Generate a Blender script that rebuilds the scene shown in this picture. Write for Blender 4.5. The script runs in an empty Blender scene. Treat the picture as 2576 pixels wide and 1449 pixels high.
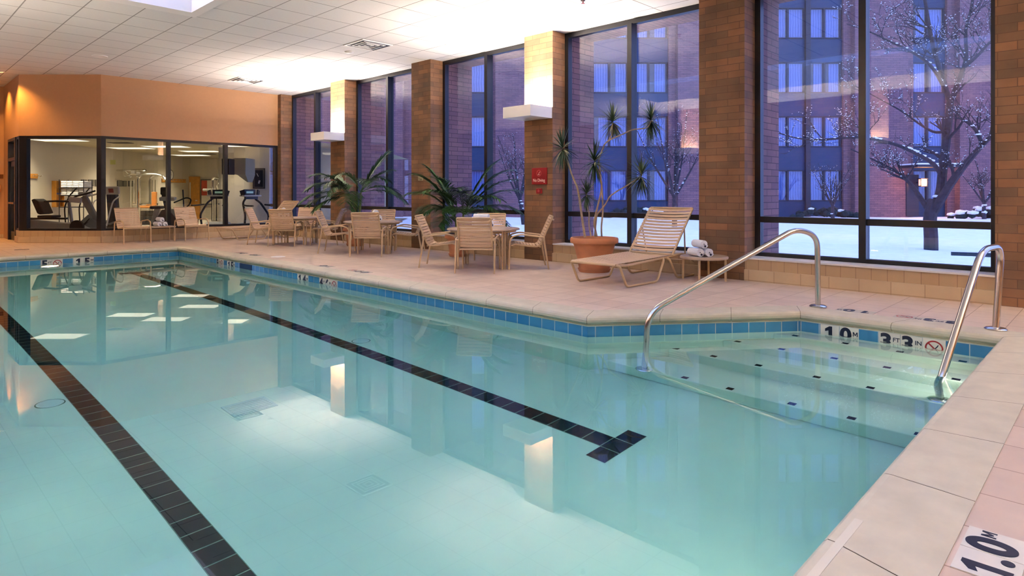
import bpy, bmesh, math, random
from mathutils import Vector, Matrix
from mathutils.geometry import tessellate_polygon

# ---------------------------------------------------------------- camera, sky, light, exposure
scene = bpy.context.scene
col = scene.collection
PI = math.pi
IMG_W, IMG_H = 2576.0, 1449.0
FPX, CX, HY, EYE = 1597.0, 1288.0, 486.0, 1.06          # focal length and horizon measured in the photograph
TH = math.atan2(1643.0, FPX)                             # the camera looks this far from +Y towards the window wall (+X)
cam_data = bpy.data.cameras.new('camera')
cam = bpy.data.objects.new('camera', cam_data)
col.objects.link(cam)
cam.location = (0, 0, EYE)
cam.rotation_euler = (PI / 2, 0, -TH)
cam_data.sensor_width = 36.0
cam_data.lens = FPX / IMG_W * 36.0
cam_data.shift_y = (HY - IMG_H / 2) / IMG_W
cam_data.clip_start = 0.05
scene.camera = cam

scene.view_settings.view_transform = 'Standard'
scene.view_settings.look = 'None'
scene.view_settings.gamma = 1.0
scene.view_settings.exposure = 1.36
scene.view_settings.use_curve_mapping = False

cy = scene.cycles
cy.use_denoising = True
cy.max_bounces = 8
cy.diffuse_bounces = 3
cy.glossy_bounces = 3
cy.transmission_bounces = 6
cy.transparent_max_bounces = 16
cy.sample_clamp_indirect = 10.0
cy.blur_glossy = 1.0
cy.use_adaptive_sampling = True
cy.adaptive_threshold = 0.17
cy.adaptive_min_samples = 16
cy.use_light_tree = True

world = bpy.data.worlds.new('dusk_sky')
scene.world = world
world.use_nodes = True
wn = world.node_tree.nodes
wl = world.node_tree.links
bg = wn['Background']
tc = wn.new('ShaderNodeTexCoord'); sp = wn.new('ShaderNodeSeparateXYZ'); cr = wn.new('ShaderNodeValToRGB')
wl.new(tc.outputs['Generated'], sp.inputs[0]); wl.new(sp.outputs['Z'], cr.inputs[0]); wl.new(cr.outputs[0], bg.inputs[0])
cr.color_ramp.elements[0].position = 0.0; cr.color_ramp.elements[0].color = (0.24, 0.34, 0.90, 1)
cr.color_ramp.elements[1].position = 0.7; cr.color_ramp.elements[1].color = (0.36, 0.50, 1.0, 1)
bg.inputs[1].default_value = 1.3

def lin(r, g, b):
    f = lambda c: (c / 255 / 12.92) if c / 255 <= 0.04045 else ((c / 255 + 0.055) / 1.055) ** 2.4
    return (f(r), f(g), f(b), 1.0)

def add_light(name, kind, loc, power, color, rot=(0, 0, 0), parent=None, **kw):
    d = bpy.data.lights.new(name, kind)
    d.energy = power
    d.color = color[:3]
    for k, v in kw.items():
        setattr(d, k, v)
    o = bpy.data.objects.new(name, d)
    col.objects.link(o)
    o.location = loc
    o.rotation_euler = rot
    if parent is not None:
        o.parent = parent
    return o

WARM = (1.0, 0.74, 0.50)

# ---------------------------------------------------------------- helpers
FW = Vector((math.sin(TH), math.cos(TH), 0))
RT = Vector((math.cos(TH), -math.sin(TH), 0))

def at(u, v, d):
    """the point of the place seen at pixel (u, v) at distance d in front of the camera"""
    p = FW * d + RT * ((u - CX) / FPX * d)
    return Vector((p.x, p.y, EYE - (v - HY) / FPX * d))

def do(d, o, z=0.0):
    p = FW * d + RT * o
    return Vector((p.x, p.y, z))

def fillet(pts, r, n=5):
    pts = [Vector(p) for p in pts]
    out = [pts[0]]
    for i in range(1, len(pts) - 1):
        a, b, c = pts[i - 1], pts[i], pts[i + 1]
        u, w = (a - b), (c - b)
        rr = min(r, u.length * 0.45, w.length * 0.45)
        p, q = b + u.normalized() * rr, b + w.normalized() * rr
        for k in range(n + 1):
            t = k / n
            out.append(p * (1 - t) ** 2 + b * 2 * t * (1 - t) + q * t * t)
    out.append(pts[-1])
    return out

class MB:
    """collects shapes and links them as one mesh object"""
    def __init__(s):
        s.v, s.f, s.m, s.cur = [], [], [], 0
    def face(s, pts):
        i = len(s.v)
        s.v += [Vector(p) for p in pts]
        s.f.append(list(range(i, i + len(pts)))); s.m.append(s.cur)
        return s
    def add(s, verts, faces):
        i = len(s.v)
        s.v += [Vector(p) for p in verts]
        for f in faces:
            s.f.append([i + k for k in f]); s.m.append(s.cur)
        return s
    def box(s, a, b, M=None):
        x0, x1 = sorted((a[0], b[0])); y0, y1 = sorted((a[1], b[1])); z0, z1 = sorted((a[2], b[2]))
        vs = [Vector(p) for p in ((x0, y0, z0), (x1, y0, z0), (x1, y1, z0), (x0, y1, z0), (x0, y0, z1), (x1, y0, z1), (x1, y1, z1), (x0, y1, z1))]
        if M is not None:
            vs = [M @ p for p in vs]
        return s.add(vs, [(0, 3, 2, 1), (4, 5, 6, 7), (0, 1, 5, 4), (1, 2, 6, 5), (2, 3, 7, 6), (3, 0, 4, 7)])
    def cbox(s, c, size, M=None):
        c = Vector(c); h = Vector(size) / 2
        return s.box(c - h, c + h, M)
    def bar(s, p, q, w, h, up=(0, 0, 1)):
        p, q, up = Vector(p), Vector(q), Vector(up)
        t = (q - p).normalized(); side = t.cross(up).normalized(); u = side.cross(t)
        vs = []
        for e in (p, q):
            for a, b in ((-1, -1), (1, -1), (1, 1), (-1, 1)):
                vs.append(e + side * (a * w / 2) + u * (b * h / 2))
        return s.add(vs, [(0, 1, 2, 3), (4, 7, 6, 5), (0, 4, 5, 1), (1, 5, 6, 2), (2, 6, 7, 3), (3, 7, 4, 0)])
    def tube(s, pts, r, n=8, caps=True, flat=1.0):
        pts = [Vector(p) for p in pts]
        m = len(pts)
        rs = r if isinstance(r, (list, tuple)) else [r] * m
        ring0, prev = len(s.v), None
        for i, p in enumerate(pts):
            t = (pts[min(i + 1, m - 1)] - pts[max(i - 1, 0)])
            if t.length < 1e-9: t = Vector((0, 0, 1))
            t.normalize()
            if prev is None:
                a = Vector((0, 0, 1)) if abs(t.z) < 0.9 else Vector((1, 0, 0))
                prev = (a - t * a.dot(t)).normalized()
            else:
                prev = prev - t * prev.dot(t)
                prev = prev.normalized() if prev.length > 1e-6 else t.orthogonal().normalized()
            b = t.cross(prev)
            for k in range(n):
                an = 2 * PI * k / n
                s.v.append(p + prev * (math.cos(an) * rs[i] * flat) + b * (math.sin(an) * rs[i]))
        for i in range(m - 1):
            for k in range(n):
                a = ring0 + i * n + k; b2 = ring0 + i * n + (k + 1) % n
                s.f.append([a, b2, b2 + n, a + n]); s.m.append(s.cur)
        if caps:
            s.f.append([ring0 + k for k in range(n)][::-1]); s.m.append(s.cur)
            s.f.append([ring0 + (m - 1) * n + k for k in range(n)]); s.m.append(s.cur)
        return s
    def lathe(s, c, prof, n=32, cap=True):
        c = Vector(c); i0 = len(s.v); m = len(prof)
        for r, z in prof:
            for k in range(n):
                an = 2 * PI * k / n
                s.v.append(c + Vector((math.cos(an) * r, math.sin(an) * r, z)))
        for i in range(m - 1):
            for k in range(n):
                a = i0 + i * n + k; b = i0 + i * n + (k + 1) % n
                s.f.append([a, b, b + n, a + n]); s.m.append(s.cur)
        if cap:
            s.f.append([i0 + k for k in range(n)][::-1]); s.m.append(s.cur)
            s.f.append([i0 + (m - 1) * n + k for k in range(n)]); s.m.append(s.cur)
        return s
    def prism(s, poly, z0, z1, M=None):
        n = len(poly)
        vs = [Vector((p[0], p[1], z0)) for p in poly] + [Vector((p[0], p[1], z1)) for p in poly]
        if M is not None: vs = [M @ p for p in vs]
        return s.add(vs, [list(range(n))[::-1], list(range(n, 2 * n))] + [(i, (i + 1) % n, n + (i + 1) % n, n + i) for i in range(n)])
    def ico(s, c, r, sub=1, sq=(1, 1, 1)):
        bm = bmesh.new(); bmesh.ops.create_icosphere(bm, subdivisions=sub, radius=1)
        bm.verts.index_update()
        c = Vector(c)
        vs = [c + Vector((p.co.x * r * sq[0], p.co.y * r * sq[1], p.co.z * r * sq[2])) for p in bm.verts]
        fs = [[q.index for q in f.verts] for f in bm.faces]
        bm.free()
        return s.add(vs, fs)
    def build(s, name, mat, parent=None, world=True, smooth=False, bevel=0.0, kind=None, label=None, fix=False):
        me = bpy.data.meshes.new(name)
        me.from_pydata([tuple(p) for p in s.v], [], s.f)
        mats = mat if isinstance(mat, (list, tuple)) else [mat]
        for k in mats: me.materials.append(k)
        if len(mats) > 1: me.polygons.foreach_set('material_index', s.m)
        me.update()
        if fix:
            bm = bmesh.new(); bm.from_mesh(me)
            bmesh.ops.remove_doubles(bm, verts=bm.verts, dist=1e-5)
            bmesh.ops.recalc_face_normals(bm, faces=bm.faces)
            bm.to_mesh(me); bm.free()
        uv = me.uv_layers.new(name='UVMap').data
        vs = me.vertices
        for p in me.polygons:
            n = p.normal
            ax, ay, az = abs(n.x), abs(n.y), abs(n.z)
            for li in p.loop_indices:
                c = vs[me.loops[li].vertex_index].co
                if az > 0.7: uv[li].uv = (c.x, c.y)
                elif min(ax, ay) > 0.3: uv[li].uv = ((c.x - c.y) * 0.7071 if n.x * n.y > 0 else (c.x + c.y) * 0.7071, c.z)
                elif ax > ay: uv[li].uv = (c.y, c.z)
                else: uv[li].uv = (c.x, c.z)
        if smooth:
            me.shade_smooth()
            me.set_sharp_from_angle(angle=math.radians(42))
        o = bpy.data.objects.new(name, me)
        col.objects.link(o)
        if parent is not None:
            o.parent = parent
            if world:
                o.matrix_parent_inverse = root_matrix(parent).inverted()
        if bevel:
            md = o.modifiers.new('bevel', 'BEVEL'); md.width = bevel; md.segments = 2; md.limit_method = 'ANGLE'
        if kind: o['kind'] = kind
        if label: o['label'] = label
        return o

def root_matrix(o):
    M = Matrix.LocRotScale(o.location, o.rotation_euler, o.scale)
    return root_matrix(o.parent) @ o.matrix_parent_inverse @ M if o.parent is not None else M

def tag(o, label, cat, group=None, kind=None):
    o['label'] = label; o['category'] = cat
    if group: o['group'] = group
    if kind: o['kind'] = kind
    return o

def thing(name, label, cat, loc=(0, 0, 0), rotz=0.0, group=None):
    o = bpy.data.objects.new(name, None)
    col.objects.link(o)
    o.location = loc; o.rotation_euler = (0, 0, rotz); o.empty_display_size = 0.1
    return tag(o, label, cat, group)

def struct(name, mb, mat, parent=None, **kw):
    return mb.build(name, mat, parent, kind=None if parent is not None else 'structure', **kw)

def dup(root, loc, rotz, label=None, group=None):
    r = root.copy(); col.objects.link(r)
    r.location = loc; r.rotation_euler = (0, 0, rotz)
    if label: r['label'] = label
    if group: r['group'] = group
    for ch in list(root.children):
        c = ch.copy(); col.objects.link(c); c.parent = r
        for g in list(ch.children):
            d = g.copy(); col.objects.link(d); d.parent = c
    return r

# ---------------------------------------------------------------- materials
MATS = {}
def mat(name, color, rough=0.5, metal=0.0, spec=0.5, noise=0.0, nscale=8.0, bump=0.0, emis=None, estr=0.0, coat=0.0):
    if name in MATS: return MATS[name]
    m = bpy.data.materials.new(name); m.use_nodes = True
    nt = m.node_tree; b = nt.nodes['Principled BSDF']
    b.inputs['Base Color'].default_value = color
    b.inputs['Roughness'].default_value = rough
    b.inputs['Metallic'].default_value = metal
    b.inputs['Specular IOR Level'].default_value = spec
    b.inputs['Coat Weight'].default_value = coat
    if emis is not None:
        b.inputs['Emission Color'].default_value = emis
        b.inputs['Emission Strength'].default_value = estr
    if noise or bump:
        t = nt.nodes.new('ShaderNodeTexCoord'); n = nt.nodes.new('ShaderNodeTexNoise')
        n.inputs['Scale'].default_value = nscale; n.inputs['Detail'].default_value = 4
        nt.links.new(t.outputs['Object'], n.inputs['Vector'])
        if noise:
            h = nt.nodes.new('ShaderNodeHueSaturation'); h.inputs['Color'].default_value = color
            mr = nt.nodes.new('ShaderNodeMapRange')
            mr.inputs['From Min'].default_value = 0.3; mr.inputs['From Max'].default_value = 0.7
            mr.inputs['To Min'].default_value = 1 - noise; mr.inputs['To Max'].default_value = 1 + noise
            nt.links.new(n.outputs['Fac'], mr.inputs['Value']); nt.links.new(mr.outputs[0], h.inputs['Value'])
            nt.links.new(h.outputs[0], b.inputs['Base Color'])
        if bump:
            bp = nt.nodes.new('ShaderNodeBump'); bp.inputs['Strength'].default_value = bump; bp.inputs['Distance'].default_value = 0.01
            nt.links.new(n.outputs['Fac'], bp.inputs['Height']); nt.links.new(bp.outputs[0], b.inputs['Normal'])
    MATS[name] = m
    return m

def tiled(name, c1, c2, cm, w, h, mortar, offset=0.0, rough=0.5, off=(0, 0), rot=0.0, noise=0.0, nscale=3.0, bump=0.2, spec=0.5, tint=1.0, freq=2):
    """a surface of tiles, bricks or blocks laid on the metre UVs"""
    if name in MATS: return MATS[name]
    m = bpy.data.materials.new(name); m.use_nodes = True
    nt = m.node_tree; N = nt.nodes; L = nt.links; b = N['Principled BSDF']
    b.inputs['Roughness'].default_value = rough; b.inputs['Specular IOR Level'].default_value = spec
    t = N.new('ShaderNodeUVMap'); mp = N.new('ShaderNodeMapping'); br = N.new('ShaderNodeTexBrick')
    mp.inputs['Location'].default_value = (off[0], off[1], 0); mp.inputs['Rotation'].default_value = (0, 0, rot)
    L.new(t.outputs[0], mp.inputs[0]); L.new(mp.outputs[0], br.inputs['Vector'])
    br.offset = offset; br.offset_frequency = freq; br.squash = 1.0
    br.inputs['Color1'].default_value = c1; br.inputs['Color2'].default_value = c2; br.inputs['Mortar'].default_value = cm
    br.inputs['Scale'].default_value = 1.0; br.inputs['Mortar Size'].default_value = mortar; br.inputs['Mortar Smooth'].default_value = 0.1
    br.inputs['Bias'].default_value = 0.0
    br.inputs['Brick Width'].default_value = w; br.inputs['Row Height'].default_value = h
    src = br.outputs['Color']
    if noise:
        n = N.new('ShaderNodeTexNoise'); n.inputs['Scale'].default_value = nscale; n.inputs['Detail'].default_value = 5
        L.new(mp.outputs[0], n.inputs['Vector'])
        hs = N.new('ShaderNodeHueSaturation'); mr = N.new('ShaderNodeMapRange')
        mr.inputs['From Min'].default_value = 0.3; mr.inputs['From Max'].default_value = 0.7
        mr.inputs['To Min'].default_value = 1 - noise; mr.inputs['To Max'].default_value = 1 + noise
        L.new(n.outputs['Fac'], mr.inputs['Value']); L.new(mr.outputs[0], hs.inputs['Value']); L.new(src, hs.inputs['Color'])
        src = hs.outputs[0]
    L.new(src, b.inputs['Base Color'])
    if bump:
        bp = N.new('ShaderNodeBump'); bp.invert = True
        bp.inputs['Strength'].default_value = bump; bp.inputs['Distance'].default_value = 0.004
        L.new(br.outputs['Fac'], bp.inputs['Height']); L.new(bp.outputs[0], b.inputs['Normal'])
    MATS[name] = m
    return m

def glass_mat(name, f0, tint):
    m = bpy.data.materials.new(name); m.use_nodes = True
    nt = m.node_tree; N = nt.nodes; L = nt.links
    N.remove(N['Principled BSDF']); out = N['Material Output']
    tr = N.new('ShaderNodeBsdfTransparent'); gl = N.new('ShaderNodeBsdfGlossy'); mx = N.new('ShaderNodeMixShader')
    tr.inputs[0].default_value = tint; gl.inputs['Roughness'].default_value = 0.0; gl.inputs['Color'].default_value = (1, 1, 1, 1)
    ge = N.new('ShaderNodeNewGeometry'); dt = N.new('ShaderNodeVectorMath'); dt.operation = 'DOT_PRODUCT'
    L.new(ge.outputs['Incoming'], dt.inputs[0]); L.new(ge.outputs['Normal'], dt.inputs[1])
    def mth(op, a, b=None):
        n = N.new('ShaderNodeMath'); n.operation = op
        for i, x in enumerate((a, b)):
            if x is None: continue
            if isinstance(x, (int, float)): n.inputs[i].default_value = x
            else: L.new(x, n.inputs[i])
        return n.outputs[0]
    ab = mth('ABSOLUTE', dt.outputs['Value'])
    p5 = mth('POWER', mth('SUBTRACT', 1.0, ab), 5.0)
    fac = mth('ADD', mth('MULTIPLY', p5, 1 - f0), f0)
    L.new(fac, mx.inputs[0]); L.new(tr.outputs[0], mx.inputs[1]); L.new(gl.outputs[0], mx.inputs[2]); L.new(mx.outputs[0], out.inputs[0])
    MATS[name] = m
    return m

M_brick = tiled('pillar_brick', lin(136, 95, 61), lin(104, 79, 55), lin(96, 66, 44), 0.297, 0.0855, 0.004, 0.5, 0.75, noise=0.28, nscale=2.2, bump=0.5)
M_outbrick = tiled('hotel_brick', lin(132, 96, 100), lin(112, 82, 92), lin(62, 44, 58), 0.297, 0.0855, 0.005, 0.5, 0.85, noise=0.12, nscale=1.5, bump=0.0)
M_ceil = tiled('ceiling_tile', lin(226, 222, 214), lin(222, 218, 210), lin(148, 142, 132), 0.604, 0.615, 0.008, 0.0, 0.85, off=(-3.33, -9.57), noise=0.02, nscale=30, bump=0.15)
M_deck = tiled('deck_tile', lin(212, 188, 164), lin(204, 178, 154), lin(164, 134, 110), 0.303, 0.303, 0.0035, 0.0, 0.45, off=(-2.46 + 0.303 * 10, -1.0 + 0.303 * 30), noise=0.06, nscale=5, bump=0.2, spec=0.4)
M_coping = mat('coping_stone', lin(200, 188, 160), 0.6, noise=0.08, nscale=7, bump=0.15)
M_blue = tiled('blue_waterline_tile', lin(62, 134, 172), lin(52, 122, 166), lin(190, 200, 196), 0.155, 0.155, 0.004, 0.0, 0.12, off=(0.155 * 100, 0.085 + 0.155 * 10), noise=0.05, nscale=4, bump=0.3)
M_plaster = mat('pool_plaster', lin(222, 230, 210), 0.7, noise=0.025, nscale=2.5)
M_black_tile = tiled('black_lane_tile', lin(14, 18, 30), lin(10, 14, 24), lin(126, 140, 120), 0.155, 0.15, 0.004, 0.0, 0.2, bump=0.0)
M_black = mat('black_tile', lin(14, 16, 26), 0.2)
M_white_tile = mat('white_marker_tile', lin(232, 222, 200), 0.25)
M_navy = mat('marker_ink', lin(14, 20, 44), 0.5)
M_redink = mat('marker_red', lin(170, 32, 30), 0.5)
M_frame = mat('black_window_frame', lin(11, 11, 18), 0.35, spec=0.5)
M_glass = glass_mat('window_glass', 0.06, (0.97, 0.97, 0.98, 1))
M_wall = mat('tan_wall_paint', lin(194, 148, 106), 0.75, noise=0.02, nscale=20)
M_offwhite = mat('gym_wall_paint', lin(204, 194, 172), 0.8, noise=0.02, nscale=12)
M_white = mat('white_paint', lin(235, 230, 222), 0.55)
M_ledge_u = tiled('ledge_tile_upper', lin(190, 160, 116), lin(184, 152, 108), lin(150, 120, 84), 0.152, 0.30, 0.003, 0.0, 0.5, off=(0.008, -0.01), noise=0.05, bump=0.2)
M_ledge_l = tiled('ledge_tile_lower', lin(206, 180, 138), lin(200, 172, 130), lin(160, 132, 96), 0.303, 0.30, 0.003, 0.0, 0.5, off=(0.04, -0.01), noise=0.07, bump=0.2)
M_sill = mat('stone_sill', lin(228, 222, 210), 0.4, noise=0.04, nscale=10)
M_steel = mat('brushed_steel', (0.62, 0.60, 0.57, 1), 0.22, 1.0)
M_chrome = mat('chrome', (0.75, 0.74, 0.70, 1), 0.15, 1.0)
M_strap = mat('tan_vinyl_strap', lin(214, 180, 142), 0.5, noise=0.03)
M_tubing = mat('tan_powder_coat', lin(204, 172, 128), 0.4)
M_tabletop = mat('tan_table_top', lin(186, 160, 134), 0.3)
M_terra = mat('terracotta', lin(198, 130, 86), 0.75, noise=0.14, nscale=6, bump=0.2)
M_soil = mat('potting_soil', lin(60, 44, 34), 0.95, noise=0.3, nscale=30)
M_leaf = mat('palm_leaf', lin(52, 94, 38), 0.45, noise=0.25, nscale=3)
M_dleaf = mat('dracaena_leaf', lin(52, 76, 46), 0.4, noise=0.35, nscale=6)
M_dead = mat('pale_leaf', lin(150, 146, 108), 0.5, noise=0.2)
M_stem = mat('pale_stem', lin(176, 152, 122), 0.75, noise=0.15, nscale=20)
M_pstem = mat('palm_stem', lin(120, 130, 70), 0.6, noise=0.15)
M_towel = mat('white_towel', lin(240, 238, 236), 0.9, noise=0.03, nscale=60, bump=0.4)
M_star = mat('dark_emblem', lin(26, 28, 52), 0.8)
M_sign = mat('red_sign', lin(150, 14, 20), 0.4)
M_signtext = mat('sign_lettering', lin(250, 220, 200), 0.5)
M_grille = mat('dark_grille', lin(34, 30, 30), 0.6)
M_snow = mat('snow', lin(236, 240, 248), 0.9, noise=0.05, nscale=3.5, bump=0.8)
M_bark = mat('tree_bark', lin(56, 48, 58), 0.9, noise=0.3, nscale=14)
M_spandrel = mat('blue_grey_spandrel', lin(20, 48, 84), 0.5)
M_mull = mat('dark_mullion', lin(34, 36, 54), 0.5)
M_black_pl = mat('black_plastic', lin(24, 25, 28), 0.45)
M_grey_pl = mat('grey_machine_shell', lin(150, 154, 150), 0.4)
M_lgrey = mat('light_console', lin(214, 210, 200), 0.4)
M_wood = mat('honey_oak', lin(206, 140, 50), 0.5, noise=0.15, nscale=9)
M_darkblue = mat('dark_blue_shell', lin(30, 34, 48), 0.4)

# water: real refraction, with the slight blue-green absorption of a pool
M_water = bpy.data.materials.new('pool_water'); M_water.use_nodes = True
_b = M_water.node_tree.nodes['Principled BSDF']
_b.inputs['Base Color'].default_value = (0.98, 1, 1, 1); _b.inputs['Transmission Weight'].default_value = 1.0
_b.inputs['Roughness'].default_value = 0.0; _b.inputs['IOR'].default_value = 1.333
_va = M_water.node_tree.nodes.new('ShaderNodeVolumeAbsorption')
_va.inputs['Color'].default_value = (0.18, 0.84, 0.87, 1); _va.inputs['Density'].default_value = 0.36
M_water.node_tree.links.new(_va.outputs[0], M_water.node_tree.nodes['Material Output'].inputs['Volume'])

def emission(name, color, s):
    if name in MATS: return MATS[name]
    m = mat(name, (0.8, 0.8, 0.8, 1), 0.5, emis=color, estr=s)
    m.cycles.emission_sampling = 'NONE'        # a real lamp sits beside each of these
    return m
# ---------------------------------------------------------------- the room: measures
CEIL = 3.585
XF, XG, XOUT = 7.50, 7.84, 8.55        # pillar fronts, glass, outer end of the brick piers
WATER = -0.16
POOL = [(0.14, 0.64), (5.89, 0.64), (5.89, 2.12), (4.37, 3.34), (4.37, 13.35), (0.14, 13.35)]   # counter-clockwise
XW, YB = -2.1, -5.0                    # opposite wall, wall behind the camera
YG = 15.68                             # face of the gym
PIERS = [(15.51, 16.1), (12.46, 13.06), (9.43, 10.02), (6.41, 7.01), (3.35, 3.95), (0.31, 0.91), (-2.72, -2.12)]
G1, G2, G3 = Vector((3.59, YG, 0)), Vector((2.37, 16.93, 0)), Vector((2.39, 19.1, 0))

def offset_poly(poly, d):
    """the counter-clockwise polygon moved outward by d"""
    n = len(poly); out = []
    for i in range(n):
        a, b, c = Vector(poly[i - 1]), Vector(poly[i]), Vector(poly[(i + 1) % n])
        u, w = (b - a).normalized(), (c - b).normalized()
        n1, n2 = Vector((u.y, -u.x)), Vector((w.y, -w.x))
        k = (n1 + n2) / (1 + n1.dot(n2))
        out.append(b + k * d)
    return out

def floor_depth(y):
    if y < 2.5: return -1.16
    return -1.16 - 0.043 * (y - 2.5)

# deck
outer = [(XW, YB), (7.9, YB), (7.9, 24.0), (XW, 24.0)]
hole = [tuple(p) for p in offset_poly(POOL, 0.26)]
loops = [[Vector((x, y, 0)) for x, y in outer], [Vector((x, y, 0)) for x, y in hole]]
tris = tessellate_polygon(loops)
flat = loops[0] + loops[1]
m = MB(); m.add([p.copy() for p in flat], [list(t) for t in tris])
fl = struct('floor', m, M_deck, fix=True)
if fl.data.polygons[0].normal.z < 0: fl.data.flip_normals()

# coping: one bullnosed stone ring with joints
prof = [(0.262, -0.10), (0.262, 0.004), (0.0, 0.006), (-0.02, 0.003), (-0.034, -0.010), (-0.040, -0.028), (-0.036, -0.048), (-0.022, -0.062), (-0.004, -0.070), (-0.004, -0.080), (0.03, -0.085)]
rings = []
for d, z in prof:
    rings.append([Vector((p.x, p.y, z)) for p in offset_poly(POOL, d)])
m = MB()
n = len(POOL)
for i in range(n):
    a0, a1 = Vector(POOL[i]), Vector(POOL[(i + 1) % n])
    L = (a1 - a0).length; k = max(1, round(L / 0.62))
    for s in range(k):
        t0, t1 = s / k, (s + 1) / k
        g = 0.0022 / L
        for j in range(len(prof) - 1):
            P = lambda r, t: rings[r][i].lerp(rings[r][(i + 1) % n], t)
            m.face([P(j, t0 + g), P(j, t1 - g), P(j + 1, t1 - g), P(j + 1, t0 + g)])
m2 = MB()
rings2 = [[Vector((p.x, p.y, z)) for p in offset_poly(POOL, d)] for d, z in [(0.258, -0.1), (0.258, 0.001), (0.0, 0.003), (-0.018, 0.0), (-0.031, -0.011), (-0.036, -0.028), (-0.032, -0.046), (-0.018, -0.059), (0.0, -0.068)]]
for i in range(n):
    for j in range(len(rings2) - 1):
        m2.face([rings2[j][i], rings2[j][(i + 1) % n], rings2[j + 1][(i + 1) % n], rings2[j + 1][i]])
cop = m.build('trim_1', M_coping, kind='structure', smooth=True)
MB().box((1.2, 0.612, 0.0058), (2.25, 0.637, 0.0068)).build('grip_strip', mat('grip_strip', lin(212, 202, 178), 0.8), cop)
m2.build('grout_joint', mat('coping_grout', lin(120, 108, 88), 0.9), cop)

# pool shell
m = MB()
for i in range(n):
    a, b = POOL[i], POOL[(i + 1) % n]
    ys = [a[1] + (b[1] - a[1]) * t for t in (0, 1)]
    k = 8
    for s in range(k):
        t0, t1 = s / k, (s + 1) / k
        p = (a[0] + (b[0] - a[0]) * t0, a[1] + (b[1] - a[1]) * t0); q = (a[0] + (b[0] - a[0]) * t1, a[1] + (b[1] - a[1]) * t1)
        m.face([(q[0], q[1], -0.06), (p[0], p[1], -0.06), (p[0], p[1], floor_depth(p[1]) - 0.0), (q[0], q[1], floor_depth(q[1]))])
struct('wall_pool', m, M_plaster)
m = MB()
yb = [0.64, 2.12, 2.5, 3.34, 13.35]
for a, b in zip(yb[:-1], yb[1:]):
    xr = lambda y: 5.89 if y <= 2.12 else max(4.37, 5.89 - (y - 2.12) * (5.89 - 4.37) / (3.34 - 2.12))
    m.face([(0.14, a, floor_depth(a)), (xr(a), a, floor_depth(a)), (xr(b), b, floor_depth(b)), (0.14, b, floor_depth(b))])
struct('floor_pool', m, M_plaster)
# waterline tile band, slightly proud of the plaster
m = MB()
inn = offset_poly(POOL, -0.004)
for i in range(n):
    a, b = inn[i], inn[(i + 1) % n]
    m.face([(b.x, b.y, -0.085), (a.x, a.y, -0.085), (a.x, a.y, -0.240), (b.x, b.y, -0.240)])
    m.face([(b.x, b.y, -0.240), (a.x, a.y, -0.240), (POOL[i][0], POOL[i][1], -0.244), (POOL[(i + 1) % n][0], POOL[(i + 1) % n][1], -0.244)])
band = struct('trim_2', m, M_blue)
uvl = band.data.uv_layers[0].data
for p in band.data.polygons:          # tiles run along each wall from its corner
    vs = [band.data.vertices[band.data.loops[li].vertex_index].co for li in p.loop_indices]
    o2 = Vector((vs[1].x, vs[1].y))
    for li in p.loop_indices:
        c = band.data.vertices[band.data.loops[li].vertex_index].co
        uvl[li].uv = ((Vector((c.x, c.y)) - o2).length - {1: 0.38, 3: 0.06, 4: 0.03}.get((p.index // 2), 0.02), c.z)

# steps across the alcove
for k, (xn, z) in enumerate(((5.69, -0.31), (5.32, -0.50), (4.93, -0.71), (4.47, -0.94))):
    m = MB()
    xe = (5.888, 5.69, 5.32, 4.93)[k]
    ylim = lambda x: min(2.12 + (5.89 - x) * (3.34 - 2.12) / (5.89 - 4.37), 3.34) - 0.002
    poly = [(xn, 0.642), (5.888, 0.642), (5.888, 2.118), (xn, ylim(xn))]
    m.prism(poly, -1.155, z)
    struct('pool_step', m, M_plaster, bevel=0.012)
    ys = ([2.105, 1.70, 1.30, 0.89], [2.46, 2.08, 1.67, 1.30, 0.87], [2.84, 2.49, 2.11, 1.67, 1.31], [2.84, 2.50, 2.13, 1.68, 1.30, 0.92])[k]
    for y in ys:
        mm = MB().cbox((xn + 0.05, y, z + 0.002), (0.048, 0.05, 0.004))
        o = mm.build('step_marker', M_black)
        tag(o, 'black square tile set into the %s pool step, marking its edge' % ('top', 'second', 'third', 'lowest')[k], 'tile', 'edge tiles of the %s pool step' % ('top', 'second', 'third', 'lowest')[k])

# water body
m = MB()
wp = offset_poly(POOL, 0.012)
m.prism([(p.x, p.y) for p in wp], -1.85, WATER)
struct('pool_water', m, M_water)

# lane lines on the pool floor
def lane(name, x0, x1, y0, y1, label, tee):
    m = MB(); z = lambda y: floor_depth(y) + 0.003
    for a, b in ((y0, 2.5), (2.5, y1)) if y0 < 2.5 else ((y0, y1),):
        m.face([(x0, a, z(a)), (x1, a, z(a)), (x1, b, z(b)), (x0, b, z(b))])
        m.face([(x0, a, z(a) - 0.01), (x0, a, z(a)), (x0, b, z(b)), (x0, b, z(b) - 0.01)])
        m.face([(x1, a, z(a) - 0.01), (x1, b, z(b) - 0.01), (x1, b, z(b)), (x1, a, z(a))])
    if tee:
        for ya, yb2 in ((y0, y0 + 0.145), (y1 - 0.145, y1)):
            for xa, xb in ((x0 - 0.155, x0 - 0.003), (x1 + 0.003, x1 + 0.155)):
                m.face([(xa, ya, z(ya)), (xb, ya, z(ya)), (xb, yb2, z(yb2)), (xa, yb2, z(yb2))])
    o = m.build(name, M_black_tile)
    u = o.data.uv_layers[0].data
    for p in o.data.polygons:
        for li in p.loop_indices:
            c = o.data.vertices[o.data.loops[li].vertex_index].co
            u[li].uv = (c.x - x0, c.y - y0 + 0.0)
    return tag(o, label, 'lane line')
lane('lane_line', 3.277, 3.432, 2.257, 12.55, 'dark tiled lane line on the pool floor with a T end toward the steps', True)
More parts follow.
